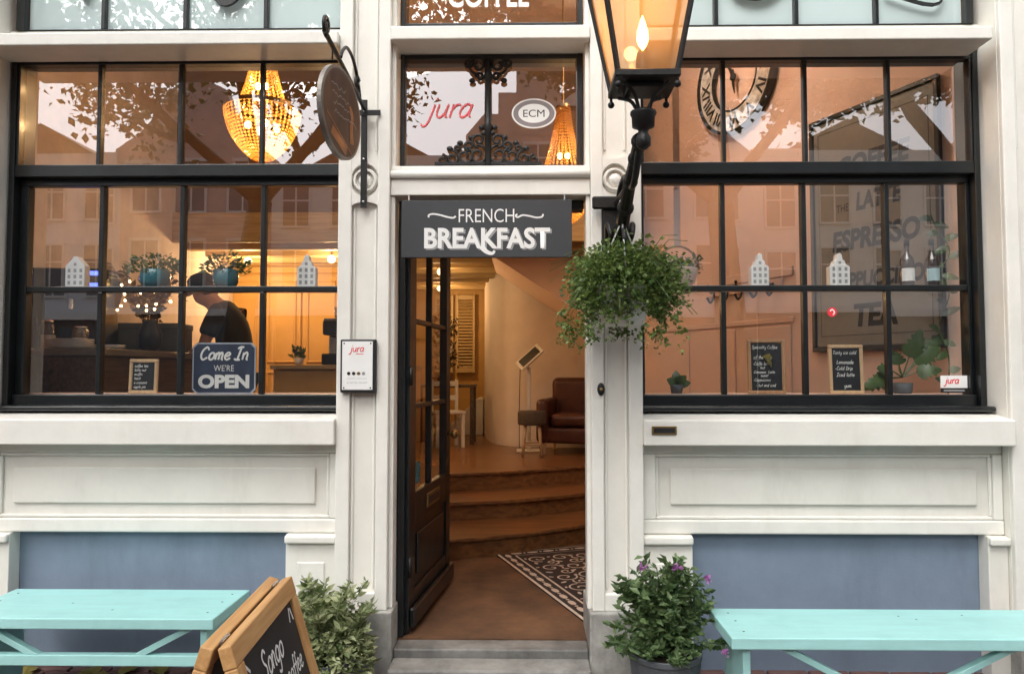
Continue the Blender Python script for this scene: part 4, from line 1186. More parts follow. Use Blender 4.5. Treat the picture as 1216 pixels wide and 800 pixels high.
# cast iron ornament behind the glass over the door
t = thing('iron_ornament', 'black scrolled cast iron ornament behind the glass above the door', 'ornament', (-.190, .088, 2.632))
def sc2(cx, cz, r0, turns, a0, sg):
    n = int(18*turns); return [(cx+r0*(1-.78*k/n)*cos(a0+sg*2*pi*turns*k/n), 0, cz+r0*(1-.78*k/n)*sin(a0+sg*2*pi*turns*k/n)) for k in range(n+1)]
q = MB(); q.lathe([(.018,.0),(.018,.18),(.028,.2),(.020,.22),(.018,.45),(.028,.47),(.020,.5),(.018,.565)], seg=12); q.build('stem', M['iron'], t, smooth=True)
for sg in (-1, 1):
    for (cx, cz, r0, tu, a0) in ((.055,.05,.055,1.4,pi/2),(.125,.045,.048,1.4,pi/2),(.19,.035,.038,1.3,pi/2),(.245,.025,.028,1.2,pi/2),(.05,.13,.040,1.3,-pi/2),(.10,.10,.030,1.2,-pi/2),(.16,.085,.022,1.1,-pi/2),
                             (.055,.54,.052,1.5,-pi/2),(.105,.55,.030,1.3,pi/2),(.045,.475,.024,1.2,0)):
        q = MB(); q.tube([(sg*x, y, z) for x, y, z in sc2(cx, cz, r0, tu, a0, 1)], .0085, 6); q.build('scroll', M['iron'], t, smooth=True)
    for (cx, cz) in ((.022,.17),(.09,.145),(.15,.115),(.205,.085),(.085,.455),(.035,.20)):
        q = MB(); q.ball((sg*cx,0,cz), .015, 8, 5, (1.2,.6,1)); q.build('leaf_boss', M['iron'], t, smooth=True)
MB().box(-.285, .285, -.008, .008, -.004, .012).build('base_bar', M['iron'], t)

# ------------------------------------------------------------ lamps indoors
def lamp(name, par, loc, e, col=(1.0,.62,.28), r=.05):
    d = bpy.data.lights.new(name, 'POINT'); d.energy = e; d.color = col; d.shadow_soft_size = r
    o = bpy.data.objects.new(name, d); COL.objects.link(o); o.parent = par; o.location = loc
    return o
def crystalmat():
    m, t, N, L, b = nt('crystal_bead'); N.remove(b)
    a = N.new('ShaderNodeBsdfTranslucent'); a.inputs[0].default_value = (.95,.66,.30,1)
    d = N.new('ShaderNodeBsdfTransparent'); d.inputs[0].default_value = (1.,.85,.6,1)
    g2 = N.new('ShaderNodeBsdfGlossy'); g2.inputs['Roughness'].default_value = .08
    m1 = N.new('ShaderNodeMixShader'); m1.inputs[0].default_value = .30
    m2 = N.new('ShaderNodeMixShader'); m2.inputs[0].default_value = .12
    L.new(a.outputs[0], m1.inputs[1]); L.new(d.outputs[0], m1.inputs[2]); L.new(m1.outputs[0], m2.inputs[1]); L.new(g2.outputs[0], m2.inputs[2])
    L.new(m2.outputs[0], N['Material Output'].inputs['Surface'])
    return m
M['crystal'] = crystalmat()
M['bulb'] = emit('warm_bulb', (1.0,.60,.22), 14)
M['gilt'] = mat('gilt_ring', (.34,.20,.07), .3, metal=.9, var=.2)
def chandelier(loc, label, ceil_z, k, lc=(1.0,.62,.28)):
    t = thing('crystal_chandelier', label, 'chandelier', loc)
    def beads(prof, ns):
        """strings of beads down a profile of (r, z)"""
        mb = MB(); V = mb.v; F = mb.f
        P = smooth_path(prof, 5)
        L_ = [0]
        for a, b in zip(P, P[1:]): L_.append(L_[-1] + sqrt((a[0]-b[0])**2+(a[1]-b[1])**2))
        nb = int(L_[-1]/.024)
        for i_ in range(ns):
            an = 2*pi*i_/ns
            for j in range(nb):
                d = L_[-1]*(j+.5)/nb
                i = max(q for q in range(len(L_)) if L_[q] <= d); i = min(i, len(P)-2)
                u = (d-L_[i])/max(1e-6, L_[i+1]-L_[i])
                r = P[i][0]+(P[i+1][0]-P[i][0])*u; z = P[i][1]+(P[i+1][1]-P[i][1])*u
                c = Vector((r*cos(an), r*sin(an), z)); s = .0105; n = len(V)
                V.extend([tuple(c+Vector(q)*s) for q in ((1,0,0),(0,1,0),(-1,0,0),(0,-1,0),(0,0,1.15),(0,0,-1.15))])
                F.extend([(n+a, n+b, n+4) for a, b in ((0,1),(1,2),(2,3),(3,0))] + [(n+b, n+a, n+5) for a, b in ((0,1),(1,2),(2,3),(3,0))])
        return mb
    o = beads([(.05,.30),(.08,.20),(.12,.11),(.165,.03)] if ceil_z-loc[2] < .5 else [(.05,.56),(.07,.40),(.11,.22),(.165,.03)], 26).build('crystal_crown', M['crystal'], t); o['kind'] = 'stuff'
    o = beads([(.262,0),(.255,-.06),(.225,-.16),(.165,-.26),(.09,-.335),(.05,-.355)], 44).build('crystal_basket', M['crystal'], t); o['kind'] = 'stuff'
    for r, z, h in ((.268,-.012,.030),(.172,.010,.02),(.056,.29 if ceil_z-loc[2] < .5 else .55,.025)):
        q = MB(); q.lathe([(r-.006,z),(r,z),(r,z+h),(r-.006,z+h),(r-.006,z)], seg=40, cap=False); q.build('gilt_ring', M['gilt'], t)
    q = MB(); q.tube([(0,0,.30),(0,0,max(.31, ceil_z-loc[2]))], .006, 6); q.build('chain', M['gilt'], t)
    for i in range(4):
        a = 2*pi*i/4+.5
        q = MB(); q.ball((.10*cos(a), .10*sin(a), -.12), .022, 10, 6, (1,1,1.3)); q.build('bulb', M['bulb'], t, smooth=True)
    for i in range(2):
        q = MB(); q.ball((.03*(2*i-1), -.02, .17), .020, 10, 6, (1,1,1.3)); q.build('bulb', M['bulb'], t, smooth=True)
    lamp('chandelier_light', t, (0, 0, -.10), 6*k, lc, r=.03); lamp('chandelier_light', t, (0, 0, .16), 3.5*k, lc, r=.02)
    return t
chandelier((-1.878, 1.40, 3.40), 'lit crystal basket chandelier hanging high in the window beside the round sign', 4.45, 1.3)
chandelier((.312, 1.90, 3.03), 'lit crystal chandelier glowing behind the glass over the door', 4.45, .45)
chandelier((1.0, 1.25, 4.12), 'lit crystal chandelier hung near the clock behind the frosted lights', 4.45, 2.8, (1.0,.86,.70))
def ceiling_lamp(x, y, e, label, z=2.70):
    t = thing('ceiling_lamp', label, 'lamp', (x, y, z), group='globe lamps under the mezzanine')
    q = MB(); q.tube([(0,0,.0),(0,0,.10)], .010, 8); q.lathe([(.05,.085),(.05,.099)], seg=16); q.build('fitting', M['brass'], t)
    q = MB(); q.ball((0,0,-.04), .042, 16, 10); q.build('globe', emit('globe_glow', (1.0,.66,.30), 3), t, smooth=True)
    lamp('globe_light', t, (0,0,-.17), e, r=.06)
for (x, y, e) in ((-2.85,3.75,13),(-1.95,3.62,13),(-1.15,6.3,7),(-.95,4.6,3.2)):
    ceiling_lamp(x, y, e, 'small warm globe lamp under the beams of the back room')

# ------------------------------------------------------------ furniture in the left room
t = thing('service_counter', 'dark wooden service counter with plates along the pink wall', 'counter', (-2.95, 1.15, FL))
M['counterw'] = wood('counter_wood', (.055,.035,.022), (.10,.066,.042), .5, 'y')
M['countert'] = mat('counter_top_stone', (.13,.115,.09), .35, var=.2)
MB().box(-.42, .40, -.55, .75, 0, 1.0).build('cabinet', M['counterw'], t, bevel=.004)
MB().box(-.44, .44, -.58, .78, 1.0005, 1.045).build('top', M['countert'], t, bevel=.004)
MB().box(-.30, -.02, -.556, -.5505, .1, .9).build('door', M['counterw'], t, bevel=.004); MB().box(.02, .34, -.556, -.5505, .1, .9).build('door', M['counterw'], t, bevel=.004)
CT = FL+1.046
t = thing('plate_stack', 'stack of white plates on the dark counter', 'plates', (-2.84, .77, CT))
for k in range(5):
    q = MB(); z = .012*k; q.lathe([(.07,z),(.075,z+.003),(.13,z+.010),(.132,z+.013),(.12,z+.011),(.01,z+.006)], seg=28); q.build('plate', M['ceramic'], t, smooth=True)
t = thing('plate_stack', 'low stack of small white saucers on the dark counter', 'plates', (-2.61, .80, CT))
for k in range(2):
    q = MB(); z = .012*k; q.lathe([(.05,z),(.055,z+.003),(.09,z+.010),(.09,z+.013),(.01,z+.006)], seg=24); q.build('plate', M['ceramic'], t, smooth=True)
for x, y, h, lb in ((-3.10,.95,.19,'tall clear glass jar behind the plates'), (-2.88,.93,.15,'squat lidded glass jar beside the plates')):
    t = thing('glass_jar', lb, 'jar', (x, y, CT))
    q = MB(); q.lathe([(.045,0),(.05,.01),(.05,h*.8),(.036,h*.9),(.036,h*.94)], seg=18); q.build('glass', M['glass_d'], t, smooth=True)
    q = MB(); q.lathe([(.04,h*.94),(.04,h),(.01,h+.004)], seg=18); q.build('lid', M['steel'], t, smooth=True)
    q = MB(); q.lathe([(.044,.006),(.044,h*.5),(.01,h*.52)], seg=16); q.build('contents', M['ceramic'], t)
t = thing('coffee_machine', 'tall dark coffee machine with a blue glowing screen', 'coffee machine', (-3.02, 1.22, CT), R(8))
q = MB(); q.prism([(-.22,0),(.14,0),(.16,.06),(.15,.30),(.21,.50),(.20,.55),(-.30,.55),(-.31,.46),(-.24,.20)], -.17, .17); q.build('body', M['dark'], t, bevel=.02, seg=3)
q = MB(); q.prism([(-.10,.552),(.16,.552),(.12,.62),(-.06,.62)], -.10, .10); q.build('bean_hopper', M['glass_d'], t)
MB().box(.0, .19, -.176, -.171, .42, .53).build('screen', emit('blue_screen', (.10,.14,1.0), 1.6), t)
MB().box(.02, .17, -.178, -.1765, .45, .50).build('screen_panel', mat('screen_grey', (.30,.40,.36), .3), t)
q = MB(); q.tube([(0,-.171,.33),(0,-.22,.33),(0,-.22,.27)], .014, 8); q.build('spout', M['steel'], t)
MB().box(-.12, .12, -.26, -.1705, 0, .035).build('drip_tray', M['steel'], t, bevel=.004)
t = thing('grey_box', 'plain grey box on the counter below the fairy lights', 'box', (-2.80, 1.72, CT), R(4))
M['greybox'] = mat('grey_card', (.09,.10,.10), .6, var=.15)
MB().box(-.24, .24, -.14, .14, 0, .17).build('carton', M['greybox'], t, bevel=.004); MB().box(-.245, .245, -.145, .145, .1705, .215).build('lid', M['greybox'], t, bevel=.004)
# dried bouquet with fairy lights
t = thing('dried_bouquet', 'dark dried bouquet strung with tiny warm fairy lights', 'bouquet', (-2.64, 1.36, CT))
q = MB(); q.lathe([(.05,0),(.075,.03),(.08,.12),(.05,.2),(.055,.22)], seg=18); q.build('vase', M['dark'], t, smooth=True)
def dry(rnd):
    k = rnd.randrange(30); r2 = random.Random(k+400); a = r2.uniform(0,6.28); ln = r2.uniform(.25,.50); sp = r2.uniform(.05,.22); u = rnd.uniform(.3,1)
    return (sp*u*cos(a)+rnd.uniform(-.02,.02), sp*u*sin(a)+rnd.uniform(-.02,.02), .15+ln*u), (cos(a)+rnd.uniform(-1,1), sin(a)+rnd.uniform(-1,1), rnd.uniform(-.4,1))
M['leaf_dd'] = leafmat('dried_leaf', (.045,.03,.016), (.12,.075,.03))
leaf_cloud(900, dry, .045, wid=.5, seed=8).build('foliage', M['leaf_dd'], t)
q = MB()
for k in range(30):
    r2 = random.Random(k+400); a = r2.uniform(0,6.28); ln = r2.uniform(.25,.50); sp = r2.uniform(.05,.22)
    q.tube([(0,0,.1),(sp*.5*cos(a),sp*.5*sin(a),.15+ln*.5),(sp*cos(a),sp*sin(a),.15+ln)], .002, 4, False)
o = q.build('stems', M['leaf_dd'], t); o['kind'] = 'stuff'
rnd = random.Random(5)
for k in range(22):
    a = rnd.uniform(3.3, 6.1); r = rnd.uniform(.06,.20)
    q = MB(); q.ball((r*cos(a), r*sin(a)-.03, rnd.uniform(.28,.50)), .0085, 6, 4); q.build('fairy_light', M['bulb'], t)

# ---- the barista
def skin_mesh(name, nodes, edges, m, parent, root=0, sub=2):
    me = bpy.data.meshes.new(name)
    bm = bmesh.new(); lay = bm.verts.layers.skin.verify()
    vs = []
    for i, (p, r) in enumerate(nodes):
        v = bm.verts.new(p); v[lay].radius = (r, r) if not isinstance(r, tuple) else r; v[lay].use_root = (i == root); vs.append(v)
    for a, b in edges: bm.edges.new((vs[a], vs[b]))
    bm.to_mesh(me); bm.free()
    o = link_mesh(name, me, m, parent, False)
    sk = o.modifiers.new('skin', 'SKIN'); sk.use_smooth_shade = True; sk.branch_smoothing = .4
    ss = o.modifiers.new('sub', 'SUBSURF'); ss.levels = sub; ss.render_levels = sub
    return o
M['skin'] = mat('skin', (.42,.22,.15), .5, var=.08)
M['tee'] = mat('black_cotton', (.010,.010,.011), .85, var=.2, scale=20, bump=.2, bscale=40)
M['jean'] = mat('dark_trousers', (.018,.02,.026), .85, var=.2)
P = thing('person', 'person in black cap and black T-shirt bending over the counter', 'person', (-2.30, 2.0, FL))
# local: faces -x; z from the floor
N_ = [((.02,0,.90),.13), ((.02,0,1.08),.135), ((-.01,0,1.26),.15), ((-.09,0,1.41),.105), ((-.155,0,1.465),.058), ((-.215,0,1.515),.075), ((-.265,0,1.555),.098), ((-.325,0,1.475),.052)]
E_ = [(0,1),(1,2),(2,3),(3,4),(4,5),(5,6),(5,7)]
for sy in (-1, 1):
    b = len(N_)
    N_ += [((-.05,.16*sy,1.375),.07), ((-.10,.215*sy,1.22),.052), ((-.15,.225*sy,1.07),.042), ((-.27,.17*sy,1.03),.035), ((-.36,.11*sy,1.02),.026), ((-.415,.10*sy,1.015),(.022,.036))]
    E_ += [(3,b),(b,b+1),(b+1,b+2),(b+2,b+3),(b+3,b+4),(b+4,b+5)]
    h = b+5
    for k, (dy, ln) in enumerate(((-.028,.055),(-.010,.066),(.010,.062),(.028,.048))):
        f = len(N_); N_ += [((-.445,.10*sy+dy,1.012),.0095), ((-.445-ln*.6,.10*sy+dy,1.0),.009), ((-.445-ln*.85,.10*sy+dy,.985),.0075)]
        E_ += [(h,f),(f,f+1),(f+1,f+2)]
    f = len(N_); N_ += [((-.40,.10*sy-.045*sy,1.01),.010), ((-.43,.10*sy-.062*sy,1.0),.0085)]; E_ += [(h,f),(f,f+1)]
    b = len(N_)
    N_ += [((.02,.095*sy,.82),.085), ((.0,.10*sy,.46),.055), ((.02,.10*sy,.10),.040), ((-.06,.11*sy,.045),.042), ((-.17,.115*sy,.035),.032)]
    E_ += [(0,b),(b,b+1),(b+1,b+2),(b+2,b+3),(b+3,b+4)]
skin_mesh('body', N_, E_, M['skin'], P)
tn = [((.02,0,.86),.145), ((.02,0,1.08),.152), ((-.01,0,1.26),.165), ((-.085,0,1.40),.122), ((-.125,0,1.44),.075)]
te = [(0,1),(1,2),(2,3),(3,4)]
for sy in (-1, 1):
    b = len(tn); tn += [((-.05,.165*sy,1.375),.085), ((-.10,.215*sy,1.22),.075), ((-.115,.222*sy,1.165),.075)]; te += [(3,b),(b,b+1),(b+1,b+2)]
skin_mesh('t_shirt', tn, te, M['tee'], P)
un = [((.02,0,.90),.143)]; ue = []
for sy in (-1, 1):
    b = len(un); un += [((.02,.095*sy,.80),.098), ((.0,.10*sy,.46),.072), ((.02,.10*sy,.10),.060)]; ue += [(0,b),(b,b+1),(b+1,b+2)]
skin_mesh('trousers', un, ue, M['jean'], P)
for sy in (-1, 1):
    q = MB(); q.ball((-.08,.112*sy,.04), .06, 12, 8, (2.2,.85,.65)); q.build('shoe', M['dark'], P, smooth=True)
q = MB(); q.M = Matrix.Translation((-.255,0,1.585)) @ Matrix.Rotation(R(-18), 4, 'Y')
q.lathe([(.108,-.02),(.110,.015),(.100,.06),(.07,.09),(.03,.102),(.001,.104)], seg=24)
q.add([(-.07,-.085,-.018),(-.15,-.075,-.03),(-.195,-.04,-.038),(-.205,0,-.04),(-.195,.04,-.038),(-.15,.075,-.03),(-.07,.085,-.018),(-.07,-.085,-.008),(-.15,-.075,-.02),(-.195,-.04,-.028),(-.205,0,-.03),(-.195,.04,-.028),(-.15,.075,-.02),(-.07,.085,-.008)],
      [(0,1,2,3,4,5,6),(13,12,11,10,9,8,7)] + [(i,i+7,i+8,i+1) for i in range(6)])
q.build('cap', M['tee'], P, smooth=True)
q = MB(); q.ball((-.362,0,1.535), .016, 8, 6, (1.2,.8,1.1)); q.build('nose', M['skin'], P, smooth=True)
for sy in (-1, 1):
    q = MB(); q.ball((-.245,.098*sy,1.53), .03, 8, 6, (.7,.35,1.1)); q.build('ear', M['skin'], P, smooth=True)
    q = MB(); q.ball((-.345,.036*sy,1.555), .011, 8, 6); q.build('eye', M['dark'], P, smooth=True)
q = MB(); q.ball((-.20,0,1.545), .088, 12, 8, (.8,1.0,.85)); q.build('hair', mat('dark_hair', (.02,.014,.01), .6), P, smooth=True)
q = MB(); q.box(-.392,-.375,-.022,.022,1.462,1.468); q.build('mouth', mat('lips', (.30,.11,.09), .5), P)

# ---- back bar at the pilaster side
t = thing('back_bar', 'low ochre back bar carrying the espresso machine', 'counter', (-1.50, 2.35, FL))
MB().box(-.50, .60, -.28, .30, 0, .92).build('cabinet', M['gold'], t, bevel=.004); MB().box(-.52, .62, -.31, .32, .9205, .955).build('top', M['beam'], t, bevel=.004)
t = thing('espresso_machine', 'boxy black espresso machine with white cups on top, on the back bar', 'coffee machine', (-1.32, 2.30, FL+.956))
MB().box(-.30, .30, -.22, .20, 0, .09).build('base', M['dark'], t, bevel=.008); MB().box(-.30, .30, .0, .20, .0905, .24).build('back', M['steel'], t, bevel=.006); MB().box(-.30, .30, -.20, .20, .2405, .36).build('head', M['dark'], t, bevel=.012)
MB().box(-.29, .29, -.19, .19, .3605, .375).build('cup_tray', M['steel'], t)
for x in (-.15, .12):
    q = MB(); q.lathe([(.03,.20),(.032,.24)], c=(x,-.12,0), seg=14); q.tube([(x,-.12,.22),(x,-.26,.21)], .012, 8); q.build('portafilter', M['dark'], t)
for k in range(5):
    t = thing('coffee_glass', 'small clear glass on top of the espresso machine', 'glass', (-1.53+.10*k, 2.24+.05*(k % 2), FL+.956+.376), group='glasses on the espresso machine')
    q = MB(); q.lathe([(.022,0),(.026,.005),(.034,.10),(.032,.10),(.024,.010),(.001,.008)], seg=16, cap=False); q.build('tumbler', M['glass_d'], t, smooth=True)
t = thing('green_sprig', 'small green potted sprig on the back bar', 'plant', (-1.86, 2.28, FL+.956))
q = MB(); q.lathe([(.03,0),(.042,.06),(.038,.06),(.01,.05)], seg=16); q.build('pot', M['ceramic'], t, smooth=True)
leaf_cloud(70, lambda r: ((r.uniform(-.04,.04), r.uniform(-.04,.04), r.uniform(.05,.13)), (r.uniform(-1,1), r.uniform(-1,1), r.uniform(.2,1))), .05, wid=.5, seed=2).build('foliage', M['leaf_i'], t)
t = thing('black_pendant', 'black dome pendant lamp hanging near the espresso machine', 'lamp', (-1.12, 1.25, 1.98))
q = MB(); q.lathe([(.15,-.13),(.145,-.05),(.11,.05),(.05,.11),(.025,.15),(.02,.17)], seg=28, cap=False); q.build('shade', M['dark'], t, smooth=True, solid=.004)
q = MB(); q.tube([(0,0,.16),(0,0,2.47)], .004, 6); q.build('cord', M['dark'], t)
# pilaster strip inside the left room
q = MB(); q.box(-3.395, -3.12, .42, .62, FL, 4.44); o = one('inner_column', q, M['salmon'], 'orange square column against the pink wall behind the window frame', 'column')

# ------------------------------------------------------------ entrance furniture
t = thing('patterned_rug', 'black and cream patterned rug lying skewed in the entrance', 'rug', (-.22, 1.82, .1505), R(-70))
# local x runs from the inner corner towards the right jamb, local y towards the steps
M['rugdark'] = mat('rug_dark', (.020,.010,.009), .95, var=.3, scale=60, bump=.4, bscale=200)
M['rugcream'] = mat('rug_cream', (.50,.41,.33), .95, var=.2, scale=60, bump=.4, bscale=200)
RL, RW = 1.82, .86
MB().box(0, RL, 0, RW, 0, .008).build('pile', M['rugdark'], t)
q = MB(); q.M = Matrix(((1,0,0,0),(0,0,1,0),(0,1,0,.0088),(0,0,0,1)))
for d, w_ in ((.012,.022),(.125,.016),(.0,0)):
    if w_: q.ribbon([(d,d),(RL-d,d),(RL-d,RW-d),(d,RW-d)], w_, 0, closed=True)
def ov(cx, cy, a, b, an=0):
    pts = [(cx+a*cos(2*pi*k/14)*cos(an)-b*sin(2*pi*k/14)*sin(an), cy+a*cos(2*pi*k/14)*sin(an)+b*sin(2*pi*k/14)*cos(an)) for k in range(14)]
    q.add([(x, 0, y) for x, y in pts], [tuple(range(14))])
x = .12
while x < RL-.1:
    ov(x, .068, .045, .021); ov(x+.065, .068, .010, .012); ov(x, RW-.068, .045, .021); x += .13
y = .15
while y < RW-.1:
    ov(.068, y, .021, .045); ov(.068, y+.065, .012, .010); y += .13
def spiral(cx, cy, r, tu, a0, sg, w_=.013):
    n = int(14*tu); q.ribbon([(cx+r*(1-.85*k/n)*cos(a0+sg*2*pi*tu*k/n), cy+r*(1-.85*k/n)*sin(a0+sg*2*pi*tu*k/n)) for k in range(n+1)], w_, 0)
for i in range(7):
    for j in range(3):
        cx, cy = .27+.25*i, .25+.18*j
        spiral(cx, cy, .085, 1.3, i+j, 1 if (i+j) % 2 else -1); spiral(cx+.12, cy+.06, .055, 1.2, i*2+j, -1 if (i+j) % 2 else 1)
        ov(cx+.11, cy-.06, .026, .012, i+j); ov(cx+.06, cy+.09, .022, .010, i*1.7+j)
        ov(cx-.03, cy-.09, .018, .009, 2*i-j)
q.build('pattern', M['rugcream'], t)

M['stoolf'] = mat('stool_fabric', (.07,.05,.036), .85, var=.2, scale=30, bump=.2)
t = thing('round_stool', 'small round brown upholstered stool with wooden legs', 'stool', (.09, 4.15, FL+.001))
q = MB(); q.lathe([(.13,.33),(.15,.335),(.155,.36),(.155,.46),(.145,.48),(.01,.485)], seg=28); q.build('seat', M['stoolf'], t, smooth=True)
M['stoolw'] = wood('stool_leg_wood', (.42,.28,.16), (.54,.38,.23), .5, 'z')
for k in range(4):
    a = pi/4+pi/2*k
    q = MB(); q.tube([(.10*cos(a),.10*sin(a),.335),(.145*cos(a),.145*sin(a),0)], [.020,.014], 8); q.build('leg', M['stoolw'], t, smooth=True)
for k in range(4):
    a = pi/4+pi/2*k; b = a+pi/2
    q = MB(); q.tube([(.128*cos(a),.128*sin(a),.13),(.128*cos(b),.128*sin(b),.13)], .009, 6); q.build('stretcher', M['stoolw'], t)

t = thing('leather_armchair', 'dark brown leather armchair beside the round stool', 'armchair', (.62, 4.50, FL+.001), R(-14))
def soft(name, a, bev=.05): MB().box(*a).build(name, M['leather'], t, bevel=bev, seg=4, smooth=True)
soft('seat_cushion', (-.27,.27,-.32,.22,.30,.44)); soft('backrest', (-.36,.36,.20,.36,.18,.83), .07); soft('base', (-.35,.35,-.30,.33,.12,.29), .03)
soft('armrest', (-.42,-.29,-.36,.26,.12,.60), .055); soft('armrest', (.29,.42,-.36,.26,.12,.60), .055)
for sx in (-1, 1):
    for sy in (-.28, .26):
        q = MB(); q.tube([(.33*sx,sy,.125),(.34*sx,sy,0)], [.022,.014], 8); q.build('leg', M['stoolw'], t)

t = thing('display_stand', 'white floor stand holding a tilted tablet by the stair wall', 'stand', (.06, 4.62, FL+.001))
M['standw'] = mat('white_metal', (.62,.60,.56), .35, var=.04)
MB().box(-.14, .14, -.13, .13, 0, .012).build('base', M['standw'], t, bevel=.004); MB().box(-.022, .022, -.014, .014, .0125, .95).build('post', M['standw'], t, bevel=.004)
q = MB(); q.M = Matrix.Translation((.01,-.02,1.05)) @ Matrix.Rotation(R(38), 4, 'X') @ Matrix.Rotation(R(-40), 4, 'Y'); q.box(-.17,.17,-.012,.012,-.04,.04)
q = MB(); q.M = Matrix.Translation((.01,-.02,1.06)) @ Matrix.Rotation(R(-42), 4, 'Y') @ Matrix.Rotation(R(35), 4, 'X'); q.box(-.17,.17,-.10,.10,-.012,.012); q.build('tablet_case', M['standw'], t, bevel=.006)
q = MB(); q.M = Matrix.Translation((.01,-.02,1.06)) @ Matrix.Rotation(R(-42), 4, 'Y') @ Matrix.Rotation(R(35), 4, 'X'); q.box(-.13,.13,-.075,.075,.0121,.0135); q.build('tablet_screen', M['dark'], t)
q = MB(); q.tube([(-.10,.0,.93),(-.11,.02,.5),(-.11,.02,.03)], .005, 6); q.build('cable', M['dark'], t)

t = thing('white_stair_block', 'white wooden stair string at the foot of the curved wall', 'stair', (-.75, 6.9, FL+.001))
q = MB(); q.prism([(-.28,0),(.18,0),(.18,.52),(.10,.52),(-.28,.16)], -.25, .2); q.build('string', M['standw'], t, bevel=.01)
# shutters
M['shut'] = mat('shutter_paint', (.55,.40,.20), .5, var=.06)
for k, (x0, y0) in enumerate(((-1.18, 7.12), (-.86, 7.12))):
    t = thing('louvred_shutter', ('tall louvred shutter beside the curved wall', 'tall louvred shutter behind the flower arrangement')[1-k], 'shutter', (x0, y0, 1.50))
    for a in ((-.14,-.105,-.02,.02,0,1.15),(.105,.14,-.02,.02,0,1.15),(-.105,.105,-.02,.02,0,.07),(-.105,.105,-.02,.02,1.08,1.15)):
        MB().box(*a).build('frame', M['shut'], t, bevel=.004)
    sl = None
    for j in range(22):
        if sl is None:
            q = MB(); q.M = Matrix.Rotation(R(35), 4, 'X'); q.box(-.104,.104,-.028,.028,-.004,.004); o = q.build('slat', M['shut'], t); sl = o.data
        else:
            o = bpy.data.objects.new('slat', sl); COL.objects.link(o); o.parent = t
        o.location = (0, 0, .095+.0455*j)
# side table with flowers behind the door
t = thing('side_table', 'dark narrow side table behind the open door', 'table', (-1.02, 5.55, FL+.001))
MB().box(-.35, .42, -.22, .22, .70, .735).build('top', M['counterw'], t, bevel=.004)
for sx in (-.31, .38):
    for sy in (-.18, .18): MB().box(sx-.025, sx+.025, sy-.025, sy+.025, 0, .6995).build('leg', M['counterw'], t)
t = thing('flower_arrangement', 'tall dark arrangement with white blooms on the side table', 'plant', (-1.0, 5.50, FL+.737))
q = MB(); q.lathe([(.06,0),(.09,.04),(.07,.16),(.05,.2),(.055,.22)], seg=20); q.build('vase', M['dark'], t, smooth=True)
leaf_cloud(420, lambda r: ((r.gauss(0,.07), r.gauss(0,.07), r.uniform(.18,.85)), (r.uniform(-1,1), r.uniform(-1,1), r.uniform(-.2,1))), .07, wid=.5, seed=6).build('foliage', M['leaf_dd'], t)
for j, z_ in enumerate((.30, .36, .44)):
    leaf_cloud(40, lambda r: ((.02+.03*(j-1)+r.uniform(-.03,.03), -.08+r.uniform(-.03,.03), z_+r.uniform(-.03,.03)), (r.uniform(-1,1), r.uniform(-1,.2), r.uniform(-.4,1))), .05, wid=.8, seed=7+j).build('bloom', M['flower_w'], t)
t = thing('white_chair', 'small white wooden chair under the side table', 'chair', (-.92, 5.10, FL+.001), R(20))
MB().box(-.18, .18, -.18, .18, .40, .43).build('seat', M['standw'], t, bevel=.004)
for sx in (-.155, .155):
    MB().box(sx-.018, sx+.018, -.17, -.134, 0, .3995).build('leg', M['standw'], t); MB().box(sx-.018, sx+.018, .134, .17, 0, .80).build('leg', M['standw'], t)
for z in (.55, .72): MB().box(-.1365, .1365, .142, .162, z, z+.06).build('back_slat', M['standw'], t)

# ------------------------------------------------------------ plants in the right window
t = thing('hanging_planter', 'small round hanging planter with hoop behind the basket plant', 'plant', (.925, .62, 2.14))
q = MB(); q.lathe([(.05,-.12),(.10,-.09),(.125,-.01),(.12,.0),(.01,-.01)], seg=24); q.build('bowl', M['salmon_l'], t, smooth=True)
q = MB(); q.tube([(.127*cos(a), 0, .125*sin(a)*1.1) for a in [pi*k/16 for k in range(17)]], .007, 8); q.build('hoop', M['framebrown'], t, smooth=True)
MB().box(-.02, .02, -.002, .002, .14, 2.30).build('strap', M['salmon'], t)
leaf_cloud(260, lambda r: ((r.uniform(-.14,.14), r.uniform(-.07,.07), .01+r.uniform(-.03,.05)), (r.uniform(-1,1), r.uniform(-1,1), r.uniform(-.3,1))), .035, wid=.5, seed=14).build('foliage', M['leaf_i'], t)
def big_leaf(par, base, tip, w, notch=True):
    """one broad split leaf from base to tip"""
    b, e = Vector(base), Vector(tip); d = e-b; L_ = d.length; d.normalize()
    a = d.cross(Vector((0,-1,.35))).normalized(); n = a.cross(d)
    prof = [(0,.0),(.06,.55),(.2,.95),(.34,1.0),(.40,.55 if notch else .95),(.52,.9),(.58,.45 if notch else .85),(.72,.7),(.78,.4 if notch else .55),(.9,.32),(1,0)]
    mb = MB(); vs = []; fs = []
    for u, k in prof:
        c = b + d*L_*u + n*(.12*L_*sin(pi*u))
        vs += [c + a*w*k - n*.05*k*L_, c, c - a*w*k - n*.05*k*L_]
    for i in range(len(prof)-1):
        q = 3*i; fs += [(q,q+1,q+4,q+3),(q+1,q+2,q+5,q+4)]
    mb.add(vs, fs); return mb.build('leaf', M['leaf_m'], par, smooth=True)
M['leaf_m'] = mat('broad_leaf', (.055,.095,.022), .35, var=.35, scale=14)
t = thing('monstera', 'broad-leaved green plant behind the white corner sticker', 'plant', (2.12, .36, 1.4025))
q = MB(); q.lathe([(.045,0),(.05,.01),(.055,.06),(.05,.06),(.01,.05)], seg=20); q.build('pot', M['potgrey'], t, smooth=True)
